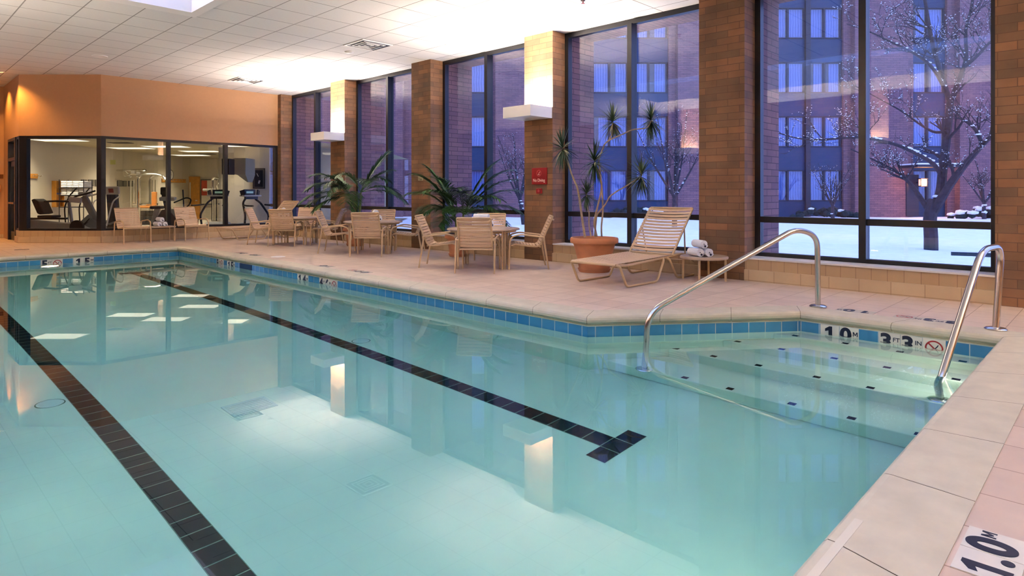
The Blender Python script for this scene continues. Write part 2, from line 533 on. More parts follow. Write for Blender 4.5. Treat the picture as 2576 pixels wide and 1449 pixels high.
lane('lane_line', 1.085, 1.240, 2.257, 12.55, 'dark tiled lane line on the pool floor, the one away from the chairs and steps', True)

# ---------------------------------------------------------------- walls
def wallbox(name, a, b, mt, parent=None):
    return struct(name, MB().box(a, b), mt, parent)

# window wall pillars (brick, running through to the outside)
for i, (y0, y1) in enumerate(PIERS):
    wallbox('column_%d' % (i + 1), (XF, y0, -0.05), (XG, y1, CEIL), M_brick)
    wallbox('column_outside_%d' % (i + 1), (XG, y0, -0.3), (XOUT, y1, CEIL + 0.6), M_outbrick)
m = MB().box((XG - 0.02, YB, CEIL), (XOUT, 16.1, CEIL + 0.6)); struct('wall_window', m, M_outbrick)
wallbox('wall_window_2', (XF, YB, -0.05), (XG, -2.72, CEIL), M_brick)

def window(idx, y0, y1, ym):
    root = bpy.data.objects.new('window_%d' % idx, None); col.objects.link(root)
    root.location = (XG, (y0 + y1) / 2, 0); root['kind'] = 'structure'
    xo, xi = XG + 0.05, XG - 0.045
    f = MB()
    e = 0.0
    f.box((xi, y0 + e, 0.28), (xo, y0 + 0.07, CEIL)); f.box((xi, y1 - 0.07, 0.28), (xo, y1 - e, CEIL))
    f.box((xi, y0 + 0.07, 0.28), (xo, y1 - 0.07, 0.325)); f.box((xi, y0 + 0.07, CEIL - 0.075), (xo, y1 - 0.07, CEIL))
    f.build('frame', M_frame, root)
    MB().box((xi - 0.05, ym - 0.037, 0.325), (xo, ym + 0.037, CEIL - 0.075)).build('mullion', M_frame, root)
    for a, b in ((y0 + 0.07, ym - 0.037), (ym + 0.037, y1 - 0.07)):
        MB().box((xi - 0.01, a, 0.70), (xo, b, 0.772)).build('transom', M_frame, root)
        for z0, z1 in ((0.325, 0.70), (0.772, CEIL - 0.075)):
            MB().box((XG - 0.006, a, z0), (XG + 0.006, b, z1)).build('pane', M_glass, root)
    # tiled ledge and sill under the window
    wallbox('ledge_%d' % idx, (XF + 0.012, y0, 0.135), (XG + 0.06, y1, 0.262), M_ledge_u)
    wallbox('ledge_base_%d' % idx, (XF - 0.012, y0, -0.02), (XG + 0.06, y1, 0.135), M_ledge_l)
    wallbox('sill_%d' % idx, (XF - 0.004, y0, 0.262), (XG + 0.06, y1, 0.28), M_sill)
for i in range(6):
    y0, y1 = PIERS[i + 1][1], PIERS[i][0]
    window(i + 1, y0, y1, (14.24, 11.2, 8.18, 5.17, 2.12, -0.9)[i])

# ceiling with the skylight opening
SK = (0.3, 3.22, -1.6, 9.34)            # x0, x1, y0, y1 of the opening, enlarged out of view to add dusk light
b = 0.13
m = MB()
m.add([Vector((x, y, CEIL)) for x, y in ((XW, YB), (XG + 0.1, YB), (XG + 0.1, 24), (XW, 24))] + [Vector((x, y, CEIL)) for x, y in ((SK[0] - b, SK[2] - b), (SK[1] + b, SK[2] - b), (SK[1] + b, SK[3] + 0.23), (SK[0] - b, SK[3] + 0.23))],
      [(0, 4, 5, 1), (1, 5, 6, 2), (2, 6, 7, 3), (3, 7, 4, 0)])
struct('ceiling', m, M_ceil)
m = MB()
o1 = [(SK[0] - b, SK[2] - b), (SK[1] + b, SK[2] - b), (SK[1] + b, SK[3] + 0.23), (SK[0] - b, SK[3] + 0.23)]
o2 = [(SK[0], SK[2]), (SK[1], SK[2]), (SK[1], SK[3]), (SK[0], SK[3])]
for i in range(4):
    j = (i + 1) % 4
    m.face([(*o1[i], CEIL), (*o1[j], CEIL), (*o1[j], CEIL - 0.015), (*o1[i], CEIL - 0.015)])
    m.face([(*o1[i], CEIL - 0.015), (*o1[j], CEIL - 0.015), (*o2[j], CEIL - 0.015), (*o2[i], CEIL - 0.015)])
    m.face([(*o2[i], CEIL - 0.015), (*o2[j], CEIL - 0.015), (*o2[j], CEIL + 0.45), (*o2[i], CEIL + 0.45)])
struct('skylight_frame', m, M_white)
MB().box((SK[0] - 0.04, SK[2] - 0.04, CEIL + 0.452), (SK[1] + 0.04, SK[3] + 0.04, CEIL + 0.464)).build('skylight_window', M_glass, kind='structure')
# roof above the ceiling keeps the sky out of the room
m = MB()
g_ = 0.02
for x0, y0, x1, y1 in ((XW - 0.2, YB - 0.2, SK[0] - g_, 24.2), (SK[1] + g_, YB - 0.2, XG + 0.1, 24.2), (SK[0] - g_, YB - 0.2, SK[1] + g_, SK[2] - g_), (SK[0] - g_, SK[3] + g_, SK[1] + g_, 24.2)):
    m.box((x0, y0, CEIL + 0.3), (x1, y1, CEIL + 0.44))
struct('roof', m, M_white)

# opposite wall with brick pilasters, and the wall behind the camera
wallbox('wall_opposite', (XW - 0.2, YB, -0.05), (XW, 24, CEIL + 0.3), M_brick)
for i, yc in enumerate((14.4, 9.45, 4.47, -0.55)):
    wallbox('column_opposite_%d' % (i + 1), (XW, yc - 0.3, -0.02), (XW + 0.42, yc + 0.3, CEIL), M_brick)
wallbox('wall_back', (XW, YB - 0.2, -0.05), (XG, YB, CEIL + 0.3), M_wall)

# gym front, angled face, side wall and the wall at the end of the passage
GZ0, GZ1 = 0.27, 2.28
def slab(name, p, q, z0, z1, t, mt, parent=None, inset=0.0):
    """an upright slab from p to q; t thickens it away from the pool side"""
    p, q = Vector((p[0], p[1], 0)), Vector((q[0], q[1], 0))
    d = (q - p).normalized(); nrm = Vector((-d.y, d.x, 0))
    M = Matrix(((d.x, nrm.x, 0, p.x), (d.y, nrm.y, 0, p.y), (0, 0, 1, 0), (0, 0, 0, 1)))
    L = (q - p).length
    mb = MB().box((0, inset, z0), (L, inset + t, z1), M)
    return struct(name, mb, mt, parent)
GR = Vector((7.52, YG, 0))
slab('wall_gym_front', G1, GR, GZ1, CEIL, 0.14, M_wall)
slab('wall_gym_angle', G2, G1, GZ1, CEIL, 0.14, M_wall)
slab('wall_gym_side', G3, G2, GZ1, CEIL, 0.14, M_wall)
L1 = G2 + (G3 - G2).normalized() * 0.42
DJ = G2 + (G3 - G2).normalized() * 0.46
for k, (p, q) in enumerate(((G1, GR), (G2, G1), (L1, G2))):
    slab('ledge_gym_%d' % (k + 1), p, q, 0.135, 0.262, 0.2, M_ledge_u)
    d = (q - p).normalized(); off = Vector((d.y, -d.x, 0)) * 0.02
    slab('ledge_gym_base_%d' % (k + 1), p + off, q + off, -0.02, 0.135, 0.2, M_ledge_l)

def glazing(idx, p, q, posts, z0=GZ0 - 0.008, z1=GZ1, wpost=0.08):
    p, q = Vector((p[0], p[1], 0)), Vector((q[0], q[1], 0))
    d = (q - p).normalized(); nrm = Vector((-d.y, d.x, 0)); L = (q - p).length
    M = Matrix(((d.x, nrm.x, 0, p.x), (d.y, nrm.y, 0, p.y), (0, 0, 1, 0), (0, 0, 0, 1)))
    root = bpy.data.objects.new('window_%d' % idx, None); col.objects.link(root); root.location = p; root['kind'] = 'structure'
    f = MB()
    f.box((0, 0.01, z0), (L, 0.11, z0 + 0.045), M); f.box((0, 0.01, z1 - 0.055), (L, 0.11, z1), M)
    f.build('frame', M_frame, root)
    for a, b in posts:
        MB().box((a, 0.008, z0), (b, 0.115, z1), M).build('mullion', M_frame, root)
    for (a, b), (c, e) in zip(posts[:-1], posts[1:]):
        MB().box((b, 0.055, z0 + 0.045), (c, 0.065, z1 - 0.055), M).build('pane', M_glass, root)
glazing(7, G1, GR, [(0.0, 0.09), (1.30, 1.375), (2.57, 2.655), (3.85, 3.93)])
LA = (G1 - G2).length
glazing(8, G2, G1, [(0.0, 0.16), (LA - 0.10, LA)])
glazing(9, L1, G2, [(0.0, 0.10), ((G2 - L1).length - 0.10, (G2 - L1).length)])

# gym door with its transom light, in the side wall
d3 = (G3 - G2).normalized(); n3 = Vector((-d3.y, d3.x, 0)) * -1
M3 = Matrix(((d3.x, -n3.x, 0, DJ.x), (d3.y, -n3.y, 0, DJ.y), (0, 0, 1, 0), (0, 0, 0, 1)))
door = bpy.data.objects.new('door_1', None); col.objects.link(door); door.location = DJ; door['kind'] = 'structure'
LD = (G3 - DJ).length
f = MB()
for a, bb in ((-0.06, 0.03), (0.95, 1.02)):
    f.box((a, -0.11, 0), (bb, 0.01, GZ1), M3)
f.box((-0.06, -0.11, GZ1 - 0.06), (1.02, 0.01, GZ1), M3); f.box((0.03, -0.11, 1.78), (0.95, 0.01, 1.85), M3)
f.build('frame', M_frame, door)
f = MB()
f.box((0.03, -0.07, 0.01), (0.14, -0.03, 1.78), M3); f.box((0.84, -0.07, 0.01), (0.95, -0.03, 1.78), M3)
f.box((0.14, -0.07, 0.01), (0.84, -0.03, 0.2), M3); f.box((0.14, -0.07, 1.66), (0.84, -0.03, 1.78), M3)
lf = f.build('leaf', M_frame, door)
MB().box((0.14, -0.055, 0.2), (0.84, -0.045, 1.66), M3).build('pane', M_glass, lf)
MB().box((0.12, -0.02, 0.82), (0.84, 0.02, 0.86), M3).build('push_bar', M_steel, lf)
MB().box((0.03, -0.055, 1.85), (0.95, -0.045, GZ1 - 0.06), M3).build('transom_pane', M_glass, door)
slab('wall_gym_side_2', G3 + d3 * 0.0, DJ + d3 * 1.02, -0.02, GZ1, 0.14, M_wall)
PE = do(15.0, -12.03); PF = do(15.0, -15.9)
slab('wall_passage', PF, G3, -0.02, CEIL, 0.14, M_wall)
slab('baseboard_passage', PF - FW * 0.012, G3 - FW * 0.012, 0.0, 0.09, 0.03, M_ledge_l)

# gym interior shell
GC = 2.50
def gwall(name, a, b2, mt=M_offwhite, z1=GC + 0.1):
    return slab(name, a, b2, -0.01, z1, 0.1, mt)
gwall('wall_gym_back_left', do(15.1, -13.2), do(26.0, -13.2))
gwall('wall_gym_far', do(26.0, -13.2), do(26.0, -5.0))
gwall('wall_gym_return', do(26.0, -9.2), do(19.9, -9.2))
gwall('wall_gym_pictures', do(19.9, -9.2), do(19.9, -4.6))
m = MB(); cp = [G2 + Vector((0.15, 0.1, 0)), G1 + Vector((0.05, 0.15, 0)), GR + Vector((0, 0.15, 0)), do(20.5, -4.4), do(27, -4.4), do(27, -14), do(15.12, -14), do(15.12, -12.02)]
m.face([(p.x, p.y, GC) for p in cp][::-1]); struct('ceiling_gym', m, tiled('gym_ceiling_tile', lin(196, 184, 150), lin(190, 178, 146), lin(130, 120, 96), 0.604, 0.604, 0.006, 0.0, 0.9, rot=TH, bump=0.1))
m = MB(); m.face([(p.x, p.y, 0.004) for p in cp]); struct('floor_gym', m, mat('gym_carpet', lin(150, 142, 124), 0.95, noise=0.15, nscale=40))
# ---------------------------------------------------------------- wall lamps
def sconce(yc, side, label, power):
    x0 = XF if side > 0 else XW + 0.42
    s = -1 if side > 0 else 1
    r = thing('wall_sconce', label, 'lamp', (x0, yc, 2.225), 0, 'white box uplights')
    D, Wd, Hh, t = 0.50, 0.58, 0.17, 0.018
    def bx(m, xa, ya, za, xb, yb_, zb):
        return m.box((s * xa, ya, za), (s * xb, yb_, zb))
    m = MB()
    bx(m, 0.0, -Wd / 2, 0, D, Wd / 2, t)
    bx(m, D - t, -Wd / 2, t, D, Wd / 2, Hh); bx(m, 0, -Wd / 2, t, D - t, -Wd / 2 + t, Hh); bx(m, 0, Wd / 2 - t, t, D - t, Wd / 2, Hh)
    m.build('shade_box', M_white, r, world=False)
    m = MB(); bx(m, 0.12, -0.18, t, 0.26, 0.18, 0.06)
    m.build('lamp_holder', M_white, r, world=False)
    add_light('uplight', 'AREA', (s * 0.15, 0, 0.105), power, WARM_UP, (PI, s * math.radians(0), 0), r, shape='RECTANGLE', size=0.24, size_y=0.42)
    return r
WARM_UP = (1.0, 0.87, 0.79)
sconce(6.71, 1, 'white box uplight on the brick pillar above the No Diving sign', 115)
sconce(12.76, 1, 'white box uplight on the brick pillar behind the palm near the gym', 115)
for yc in (4.47, 9.45):
    sconce(yc, -1, 'white box uplight on the opposite wall, %s' % ('halfway along the pool' if yc > 8 else 'level with the pool steps'), 210)
sconce(-0.55, -1, 'white box uplight added out of view on the opposite wall beside the camera', 250)  # unseen uplight, added to fill the near end of the room
sconce(-2.42, 1, 'white box uplight added unseen on the window side pillar behind the camera', 290)  # added behind the camera to brighten the deck and coping by the steps
sconce(14.4, -1, 'white box uplight added out of view on the opposite wall at the gym end', 50)  # another added uplight, out of view, to even out the room light

# ---------------------------------------------------------------- strap chairs
SY = 0.0
def rail_profile():
    return fillet([(0, 0.235, 0.335), (0, 0.20, 0.352), (0, -0.02, 0.322), (0, -0.155, 0.315), (0, -0.205, 0.44), (0, -0.335, 0.735)], 0.09, 6)
RAIL = rail_profile()
def rail_at(t):
    """point and direction at fraction t of the rail's length"""
    L = [(b - a).length for a, b in zip(RAIL[:-1], RAIL[1:])]; tot = sum(L); s = t * tot
    for i, l in enumerate(L):
        if s <= l or i == len(L) - 1:
            return RAIL[i].lerp(RAIL[i + 1], min(1, s / l)), (RAIL[i + 1] - RAIL[i]).normalized()
        s -= l
def make_chair(label, group):
    r = thing('strap_chair', label, 'chair', (0, 0, 0), 0, group)
    hw = 0.222
    f = MB()
    for s in (-1, 1):
        f.tube([p + Vector((s * hw, 0, 0)) for p in RAIL], 0.0125, 8)
    f.tube([(-hw, 0.235, 0.335), (hw, 0.235, 0.335)], 0.011, 8)
    f.tube([(-hw, -0.16, 0.312), (hw, -0.16, 0.312)], 0.011, 8)
    f.tube([(-hw, -0.335, 0.735), (hw, -0.335, 0.735)], 0.012, 8)
    f.tube(fillet([(-hw, -0.325, 0.705), (-hw + 0.03, -0.352, 0.688), (0, -0.362, 0.676), (hw - 0.03, -0.352, 0.688), (hw, -0.325, 0.705)], 0.08, 4), 0.009, 8)
    f.build('frame', M_tubing, r, world=False, smooth=True)
    def straps(ts, w, sag):
        m = MB()
        for t in ts:
            p, d = rail_at(t); nrm = Vector((1, 0, 0)).cross(d)
            if nrm.z < 0 and abs(d.z) < 0.7: nrm = -nrm
            if abs(d.z) >= 0.7 and nrm.y < 0: nrm = -nrm
            prev = None
            N = 6
            for k in range(N + 1):
                x = -hw - 0.013 + (2 * hw + 0.026) * k / N
                c = p + nrm * (0.013 - sag * (1 - (2 * k / N - 1) ** 2))
                q = [Vector((x, 0, 0)) + c - d * w / 2, Vector((x, 0, 0)) + c + d * w / 2, Vector((x, 0, 0)) + c + d * w / 2 - nrm * 0.003, Vector((x, 0, 0)) + c - d * w / 2 - nrm * 0.003]
                if prev is not None:
                    m.face([prev[0], q[0], q[1], prev[1]]); m.face([prev[3], prev[2], q[2], q[3]])
                    m.face([prev[0], prev[3], q[3], q[0]]); m.face([prev[1], q[1], q[2], prev[2]])
                prev = q
        return m
    straps([0.03 + 0.052 * k for k in range(8)], 0.034, 0.012).build('seat', M_strap, r, world=False)
    straps([0.455 + 0.0505 * k for k in range(11)], 0.0345, 0.010).build('backrest', M_strap, r, world=False)
    for s in (-1, 1):
        x = s * 0.262
        f = MB().tube(fillet([(s * hw, -0.205, 0.44), (x, -0.215, 0.435), (x, -0.19, 0.452), (x, 0.12, 0.488), (x, 0.235, 0.455), (x, 0.262, 0.40)], 0.05, 5), 0.0125, 8)
        f.build('armrest', M_tubing, r, world=False, smooth=True)
        MB().tube(fillet([(x, 0.262, 0.40), (x, 0.272, 0.2), (x, 0.278, 0.0)], 0.1, 4), [0.0125] * 6 + [0.0125, 0.0125], 8).build('leg', M_tubing, r, world=False, smooth=True)
        MB().tube([(x, -0.205, 0.44), (x, -0.235, 0.24), (x, -0.275, 0.0)], [0.0135, 0.013, 0.011], 8).build('leg', M_tubing, r, world=False, smooth=True)
    f = MB().tube([(-0.262, 0.268, 0.315), (0.262, 0.268, 0.315)], 0.010, 8); f.build('stretcher', M_tubing, r, world=False, smooth=True)
    return r
first_chair = None
def place_chair(rear, facing, label, group):
    """rear: midpoint between the rear feet; facing: direction the sitter looks"""
    global first_chair
    fx, fy = facing; l = math.hypot(fx, fy); fx /= l; fy /= l
    loc = (rear[0] + fx * 0.275, rear[1] + fy * 0.275, 0); rz = math.atan2(-fx, fy)
    if first_chair is None:
        first_chair = make_chair(label, group); first_chair.location = loc; first_chair.rotation_euler = (0, 0, rz)
        return first_chair
    return dup(first_chair, loc, rz, label, group)

TABLES = [((6.29, 6.69), 'the round table beside the No Diving pillar'), ((6.48, 9.80), 'the middle round table'), ((6.36, 12.50), 'the round table nearest the gym')]
CH = [
    [((5.64, 6.17), (0.79, 0.61)), ((5.735, 7.385), (0.63, -0.77)), ((6.86, 5.97), (-0.72, 0.69)), ((6.93, 7.20), (-0.79, -0.61))],
    [((5.85, 9.066), (0.717, 0.697)), ((5.783, 10.39), (0.74, -0.675)), ((7.06, 9.08), (-0.72, 0.69)), ((7.12, 10.42), (-0.72, -0.70))],
    [((5.83, 12.05), (0.717, 0.697)), ((5.737, 13.20), (0.75, -0.66)), ((6.98, 11.75), (-0.72, 0.69)), ((6.98, 13.10), (-0.72, -0.70))]]
SIDE = ['back to the pool', 'back toward the gym', 'back toward the lounge chair', 'back to the tall windows']
for (tc_, tl), chs in zip(TABLES, CH):
    for (rear, fc), sd in zip(chs, SIDE):
        place_chair(rear, fc, 'strap chair at %s, %s' % (tl, sd), 'strap chairs at ' + tl)
place_chair((4.03, 15.50), (0.10, -1), 'tan strap armchair under the gym window, next to the black corner post', 'strap chairs under the gym windows')
place_chair((5.21, 15.50), (0.12, -1), 'tan strap armchair under the gym window, on the treadmill side of the square table', 'strap chairs under the gym windows')

# ---------------------------------------------------------------- round tables
def make_table(label, rz):
    r = thing('round_table', label, 'table', (0, 0, 0), rz, 'round tables on the deck')
    m = MB().lathe((0, 0, 0.53), [(0.50, 0), (0.525, 0.006), (0.525, 0.022), (0.515, 0.028), (0.0, 0.028)], 48, cap=False)
    m.lathe((0, 0, 0.53), [(0.50, 0), (0.0, 0.0)], 48, cap=False)
    m.build('table_top', M_tabletop, r, world=False, smooth=True)
    for k in range(4):
        a = PI / 2 * k; c, s = math.cos(a), math.sin(a)
        P = lambda x, y, z: Vector((c * x - s * y, s * x + c * y, z))
        m = MB()
        for e in (-0.024, 0.024):
            m.tube([P(0.465, e, 0), P(0.465, e, 0.53)], 0.014, 8)
        m.build('leg', M_tubing, r, world=False, smooth=True)
        MB().tube([P(0.465, 0, 0.20), P(0.30, 0, 0.42), P(0.24, 0, 0.53)], 0.011, 8).build('brace', M_tubing, r, world=False, smooth=True)
    MB().tube([(0.465 * math.cos(t * PI / 12), 0.465 * math.sin(t * PI / 12), 0.515) for t in range(25)], 0.012, 6).build('ring', M_tubing, r, world=False, smooth=True)
    return r
t0 = make_table('round tan table beside the No Diving pillar, four chairs around it', math.radians(-6))
t0.location = (*TABLES[0][0], 0)
for k in (1, 2):
    dup(t0, (*TABLES[k][0], 0), math.radians(-3), ('round tan table in the middle of the row, between two potted palms', 'round tan table at the end of the row, nearest the gym windows')[k - 1])

# ---------------------------------------------------------------- lounge chairs
LPROF = fillet([(0.0, 0, 0.262), (1.18, 0, 0.285), (1.205, 0, 0.30), (1.715, 0, 0.862)], 0.02, 3)
def make_lounger(label):
    """foot end at x = 0, back rising towards +x"""
    r = thing('lounge_chair', label, 'lounge chair', (0, 0, 0), 0, 'strap loungers on the deck')
    hw = 0.31
    f = MB()
    for s in (-1, 1):
        f.tube(fillet([(0.0, s * hw, 0.262), (0.25, s * hw, 0.245), (0.62, s * hw, 0.262), (1.19, s * hw, 0.285)], 0.2, 5), 0.015, 8)
    f.tube([(0.0, -hw, 0.262), (0.0, hw, 0.262)], 0.015, 8); f.tube([(1.19, -hw, 0.28), (1.19, hw, 0.28)], 0.012, 8)
    f.build('seat_frame', M_tubing, r, world=False, smooth=True)
    f = MB()
    for s in (-1, 1):
        f.tube([(1.20, s * hw, 0.29), (1.715, s * hw, 0.862)], 0.015, 8)
    f.tube([(1.715, -hw, 0.862), (1.715, hw, 0.862)], 0.015, 8); f.tube([(1.21, -hw, 0.30), (1.21, hw, 0.30)], 0.012, 8)
    f.build('back_frame', M_tubing, r, world=False, smooth=True)
    def straps(p, q, n, w):
        p, q = Vector(p), Vector(q); d = (q - p).normalized(); nr = Vector((-d.z, 0, d.x)); m = MB()
        for k in range(n):
            c = p.lerp(q, (k + 0.5) / n); prev = None
            for j in range(7):
                y = (-hw - 0.016) + (2 * hw + 0.032) * j / 6
                cc = c + nr * (0.016 - 0.022 * (1 - (j / 3 - 1) ** 2)) + Vector((0, y, 0))
                e = [cc - d * w / 2, cc + d * w / 2, cc + d * w / 2 - nr * 0.003, cc - d * w / 2 - nr * 0.003]
                if prev:
                    m.face([prev[0], prev[1], e[1], e[0]]); m.face([prev[3], e[3], e[2], prev[2]]); m.face([prev[0], e[0], e[3], prev[3]]); m.face([prev[1], prev[2], e[2], e[1]])
                prev = e
        return m
    straps((0.0, 0, 0.262), (1.18, 0, 0.285), 21, 0.044).build('seat', M_strap, r, world=False)
    straps((1.235, 0, 0.325), (1.71, 0, 0.857), 14, 0.038).build('backrest', M_strap, r, world=False)
    for s in (-1, 1):
        y = s * (hw + 0.03)
        MB().tube(fillet([(0.0, s * hw, 0.262), (0.03, y, 0.25), (0.16, y, 0.014), (0.80, y, 0.014), (0.95, y, 0.25), (0.98, s * hw, 0.275)], 0.05, 5), 0.0145, 8).build('leg', M_tubing, r, world=False, smooth=True)
        MB().tube(fillet([(1.06, s * hw, 0.275), (1.09, y, 0.25), (1.26, y, 0.014), (1.72, y, 0.014), (1.74, y, 0.16), (1.42, y, 0.30), (1.20, s * hw, 0.29)], 0.06, 5), 0.0145, 8).build('leg', M_tubing, r, world=False, smooth=True)
    MB().tube(fillet([(1.50, -hw, 0.60), (1.58, -hw + 0.03, 0.2), (1.58, hw - 0.03, 0.2), (1.50, hw, 0.60)], 0.05, 4), 0.01, 8).build('back_support', M_tubing, r, world=False, smooth=True)
    return r
lg = make_lounger('tan strap lounge chair with raised back, beside the terracotta pot and round side table')
lg.location = (5.815, 4.365, 0)
dup(lg, (5.72, 14.62, 0), math.radians(6), 'tan strap lounge chair with raised back, beneath the gym window at the brick corner')

# ---------------------------------------------------------------- side tables and towels
def side_table_round():
    r = thing('side_table', 'small round tan side table with rolled towels, between the lounge chair and a brick pillar', 'side table', (7.19, 3.72, 0), 0)
    m = MB().lathe((0, 0, 0.262), [(0.0, 0.0), (0.262, 0.0), (0.28, 0.004), (0.285, 0.02), (0.28, 0.034), (0.262, 0.030), (0.0, 0.030)], 48, cap=False)
    m.build('table_top', M_tabletop, r, world=False, smooth=True)
    for k in range(4):
        a = math.radians(195 + 90 * k); c, s = math.cos(a), math.sin(a)
        MB().tube([(0.25 * c, 0.25 * s, 0.262), (0.255 * c, 0.255 * s, 0.0)], 0.0145, 8).build('leg', M_tubing, r, world=False, smooth=True)
    return r
side_table_round()
r = thing('side_table', 'small square tan side table with rolled towels, between the two chairs under the gym window', 'side table', (4.63, 15.30, 0), 0)
MB().box((-0.26, -0.19, 0.305), (0.26, 0.19, 0.335)).build('table_top', M_tabletop, r, world=False, bevel=0.006)
for sx in (-1, 1):
    for sy in (-1, 1):
        MB().tube([(sx * 0.235, sy * 0.165, 0.305), (sx * 0.24, sy * 0.17, 0)], 0.013, 8).build('leg', M_tubing, r, world=False, smooth=True)

def make_towel(label, group):
    """a rolled towel lying along local y, resting on z = 0"""
    r = thing('rolled_towel', label, 'towel', (0, 0, 0), 0, group)
    L, R = 0.115, 0.052
    m = MB(); pts = []
    turns, N = 3.2, 72
    for k in range(N + 1):
        t = k / N; a = -PI / 2 + t * turns * 2 * PI; rad = 0.008 + (R - 0.012) * t
        pts.append((rad * math.cos(a), rad * math.sin(a), a))
    hth = 0.0062
    for (x0, z0, a0), (x1, z1, a1) in zip(pts[:-1], pts[1:]):
        o0 = (x0 + hth * math.cos(a0), z0 + hth * math.sin(a0)); o1 = (x1 + hth * math.cos(a1), z1 + hth * math.sin(a1))
        i0 = (x0 - hth * math.cos(a0), z0 - hth * math.sin(a0)); i1 = (x1 - hth * math.cos(a1), z1 - hth * math.sin(a1))
        q = lambda p, y: (p[0], y, p[1] + R)
        m.face([q(o0, -L), q(o1, -L), q(o1, L), q(o0, L)]); m.face([q(i0, -L), q(i0, L), q(i1, L), q(i1, -L)])
        m.face([q(i0, -L), q(i1, -L), q(o1, -L), q(o0, -L)]); m.face([q(i0, L), q(o0, L), q(o1, L), q(i1, L)])
    m.build('roll', M_towel, r, world=False, smooth=True)
    m = MB()                                       # five-pointed emblem at the outer edge of the end
    st = [((0.020 if k % 2 == 0 else 0.009) * math.sin(PI * k / 5), (0.020 if k % 2 == 0 else 0.009) * math.cos(PI * k / 5)) for k in range(10)]
    vs = [(x + 0.012, -L - 0.003, z + 0.026) for x, z in st] + [(x + 0.012, -L + 0.0, z + 0.026) for x, z in st]
    m.add(vs, [list(range(10))] + [(i, i + 10, (i + 1) % 10 + 10, (i + 1) % 10) for i in range(10)])
    m.build('emblem', M_star, r, world=False)
    return r
towel0 = None
def towel_stack(x, y, z, rz, where, group):
    global towel0
    M = Matrix.Rotation(rz, 3, 'Z')
    for (dx, dy, dz, tilt), nm in zip(((-0.062, 0.0, 0, 0.06), (0.062, -0.02, 0, -0.06), (-0.002, 0.015, 0.098, 0.03)), ('lower roll nearer the gym,', 'lower roll farther from the gym,', 'top roll of three')):
        p = M @ Vector((dx, dy, dz)) + Vector((x, y, z))
        lb = 'white rolled towel, %s on %s' % (nm, where)
        if towel0 is None:
            towel0 = make_towel(lb, group); towel0.location = p; towel0.rotation_euler = (0, 0, rz + tilt)
        else:
            dup(towel0, p, rz + tilt, lb, group)
towel_stack(7.17, 3.76, 0.294, math.radians(-35), 'the small round side table', 'towels on the round side table')
towel_stack(4.63, 15.30, 0.336, 0.05, 'the small square side table', 'towels on the square side table')
towel_stack(6.45, 6.88, 0.5585, 0.4, 'the No Diving table', 'towels on the table by the No Diving pillar')
towel_stack(6.66, 9.98, 0.5585, -0.5, 'the middle round table', 'towels on the middle table')
towel_stack(6.20, 12.70, 0.5585, -0.5, 'the round table nearest the gym', 'towels on the far table')

# ---------------------------------------------------------------- hand rails
def rail(pts, foot, flange, label):
    r = thing('hand_rail', label, 'hand rail', (pts[0][0], pts[0][1], 0))
    MB().tube(fillet(pts, 0.16, 8), 0.0245, 14).build('tube', M_steel, r, smooth=True)
    p = pts[0]
    MB().lathe((p[0], p[1], flange), [(0.026, 0), (0.072, 0.0), (0.075, 0.008), (0.062, 0.018), (0.026, 0.022)], 28).build('flange', M_steel, r, smooth=True)
    MB().lathe((pts[-1][0], pts[-1][1], foot), [(0.026, 0), (0.072, 0.0), (0.075, 0.008), (0.062, 0.018), (0.026, 0.022)], 28).build('flange', M_steel, r, smooth=True)
    return r
def on_plane(u, v, a, b2):
    """where the sight line of a pixel meets the upright plane through plan points a and b2"""
    ray = FW + RT * ((u - CX) / FPX); n = Vector((b2[1] - a[1], a[0] - b2[0], 0))
    t = n.dot(Vector((a[0], a[1], 0))) / n.dot(ray)
    return Vector((ray.x * t, ray.y * t, EYE - (v - HY) / FPX * t))
A1, B1 = (6.212, 2.072), (4.49, 2.85)
rail([Vector((*A1, 0.0)), on_plane(2056, 593, A1, B1), on_plane(2003, 575, A1, B1), on_plane(1628, 788, A1, B1), Vector((*B1, -0.94))], -0.94, 0.004, 'steel hand rail from the deck into the pool, at the angled end of the steps')
A2, B2 = (6.13, 0.74), (5.02, 0.90)
rail([Vector((*A2, 0.0)), on_plane(2519, 618, A2, B2), on_plane(2470, 628, A2, B2), on_plane(2357, 985, A2, B2), Vector((B2[0], B2[1], -0.71))], -0.71, 0.004, 'steel hand rail from the deck into the pool, beside the stone coping in front')

# ---------------------------------------------------------------- signs on the pillar
def text(body, size, mt, parent, right, up, pos, name='lettering', bold=0.0, sx=1.0, align='CENTER'):
    cu = bpy.data.curves.new(name, 'FONT'); cu.body = body; cu.size = size; cu.align_x = align; cu.align_y = 'CENTER'
    cu.extrude = 0.0008; cu.offset = bold; cu.materials.append(mt)
    o = bpy.data.objects.new(name, cu); col.objects.link(o)
    right, up = Vector(right).normalized(), Vector(up).normalized(); nr = right.cross(up); pos = Vector(pos)
    M = Matrix(((right.x * sx, up.x, nr.x, pos.x), (right.y * sx, up.y, nr.y, pos.y), (right.z * sx, up.z, nr.z, pos.z), (0, 0, 0, 1)))
    o.parent = parent; o.matrix_parent_inverse = root_matrix(parent).inverted()
    o.matrix_basis = M
    return o
def frame_of(right, up, pos):
    right, up = Vector(right).normalized(), Vector(up).normalized(); nr = right.cross(up); pos = Vector(pos)
    return Matrix(((right.x, up.x, nr.x, pos.x), (right.y, up.y, nr.y, pos.y), (right.z, up.z, nr.z, pos.z), (0, 0, 0, 1)))
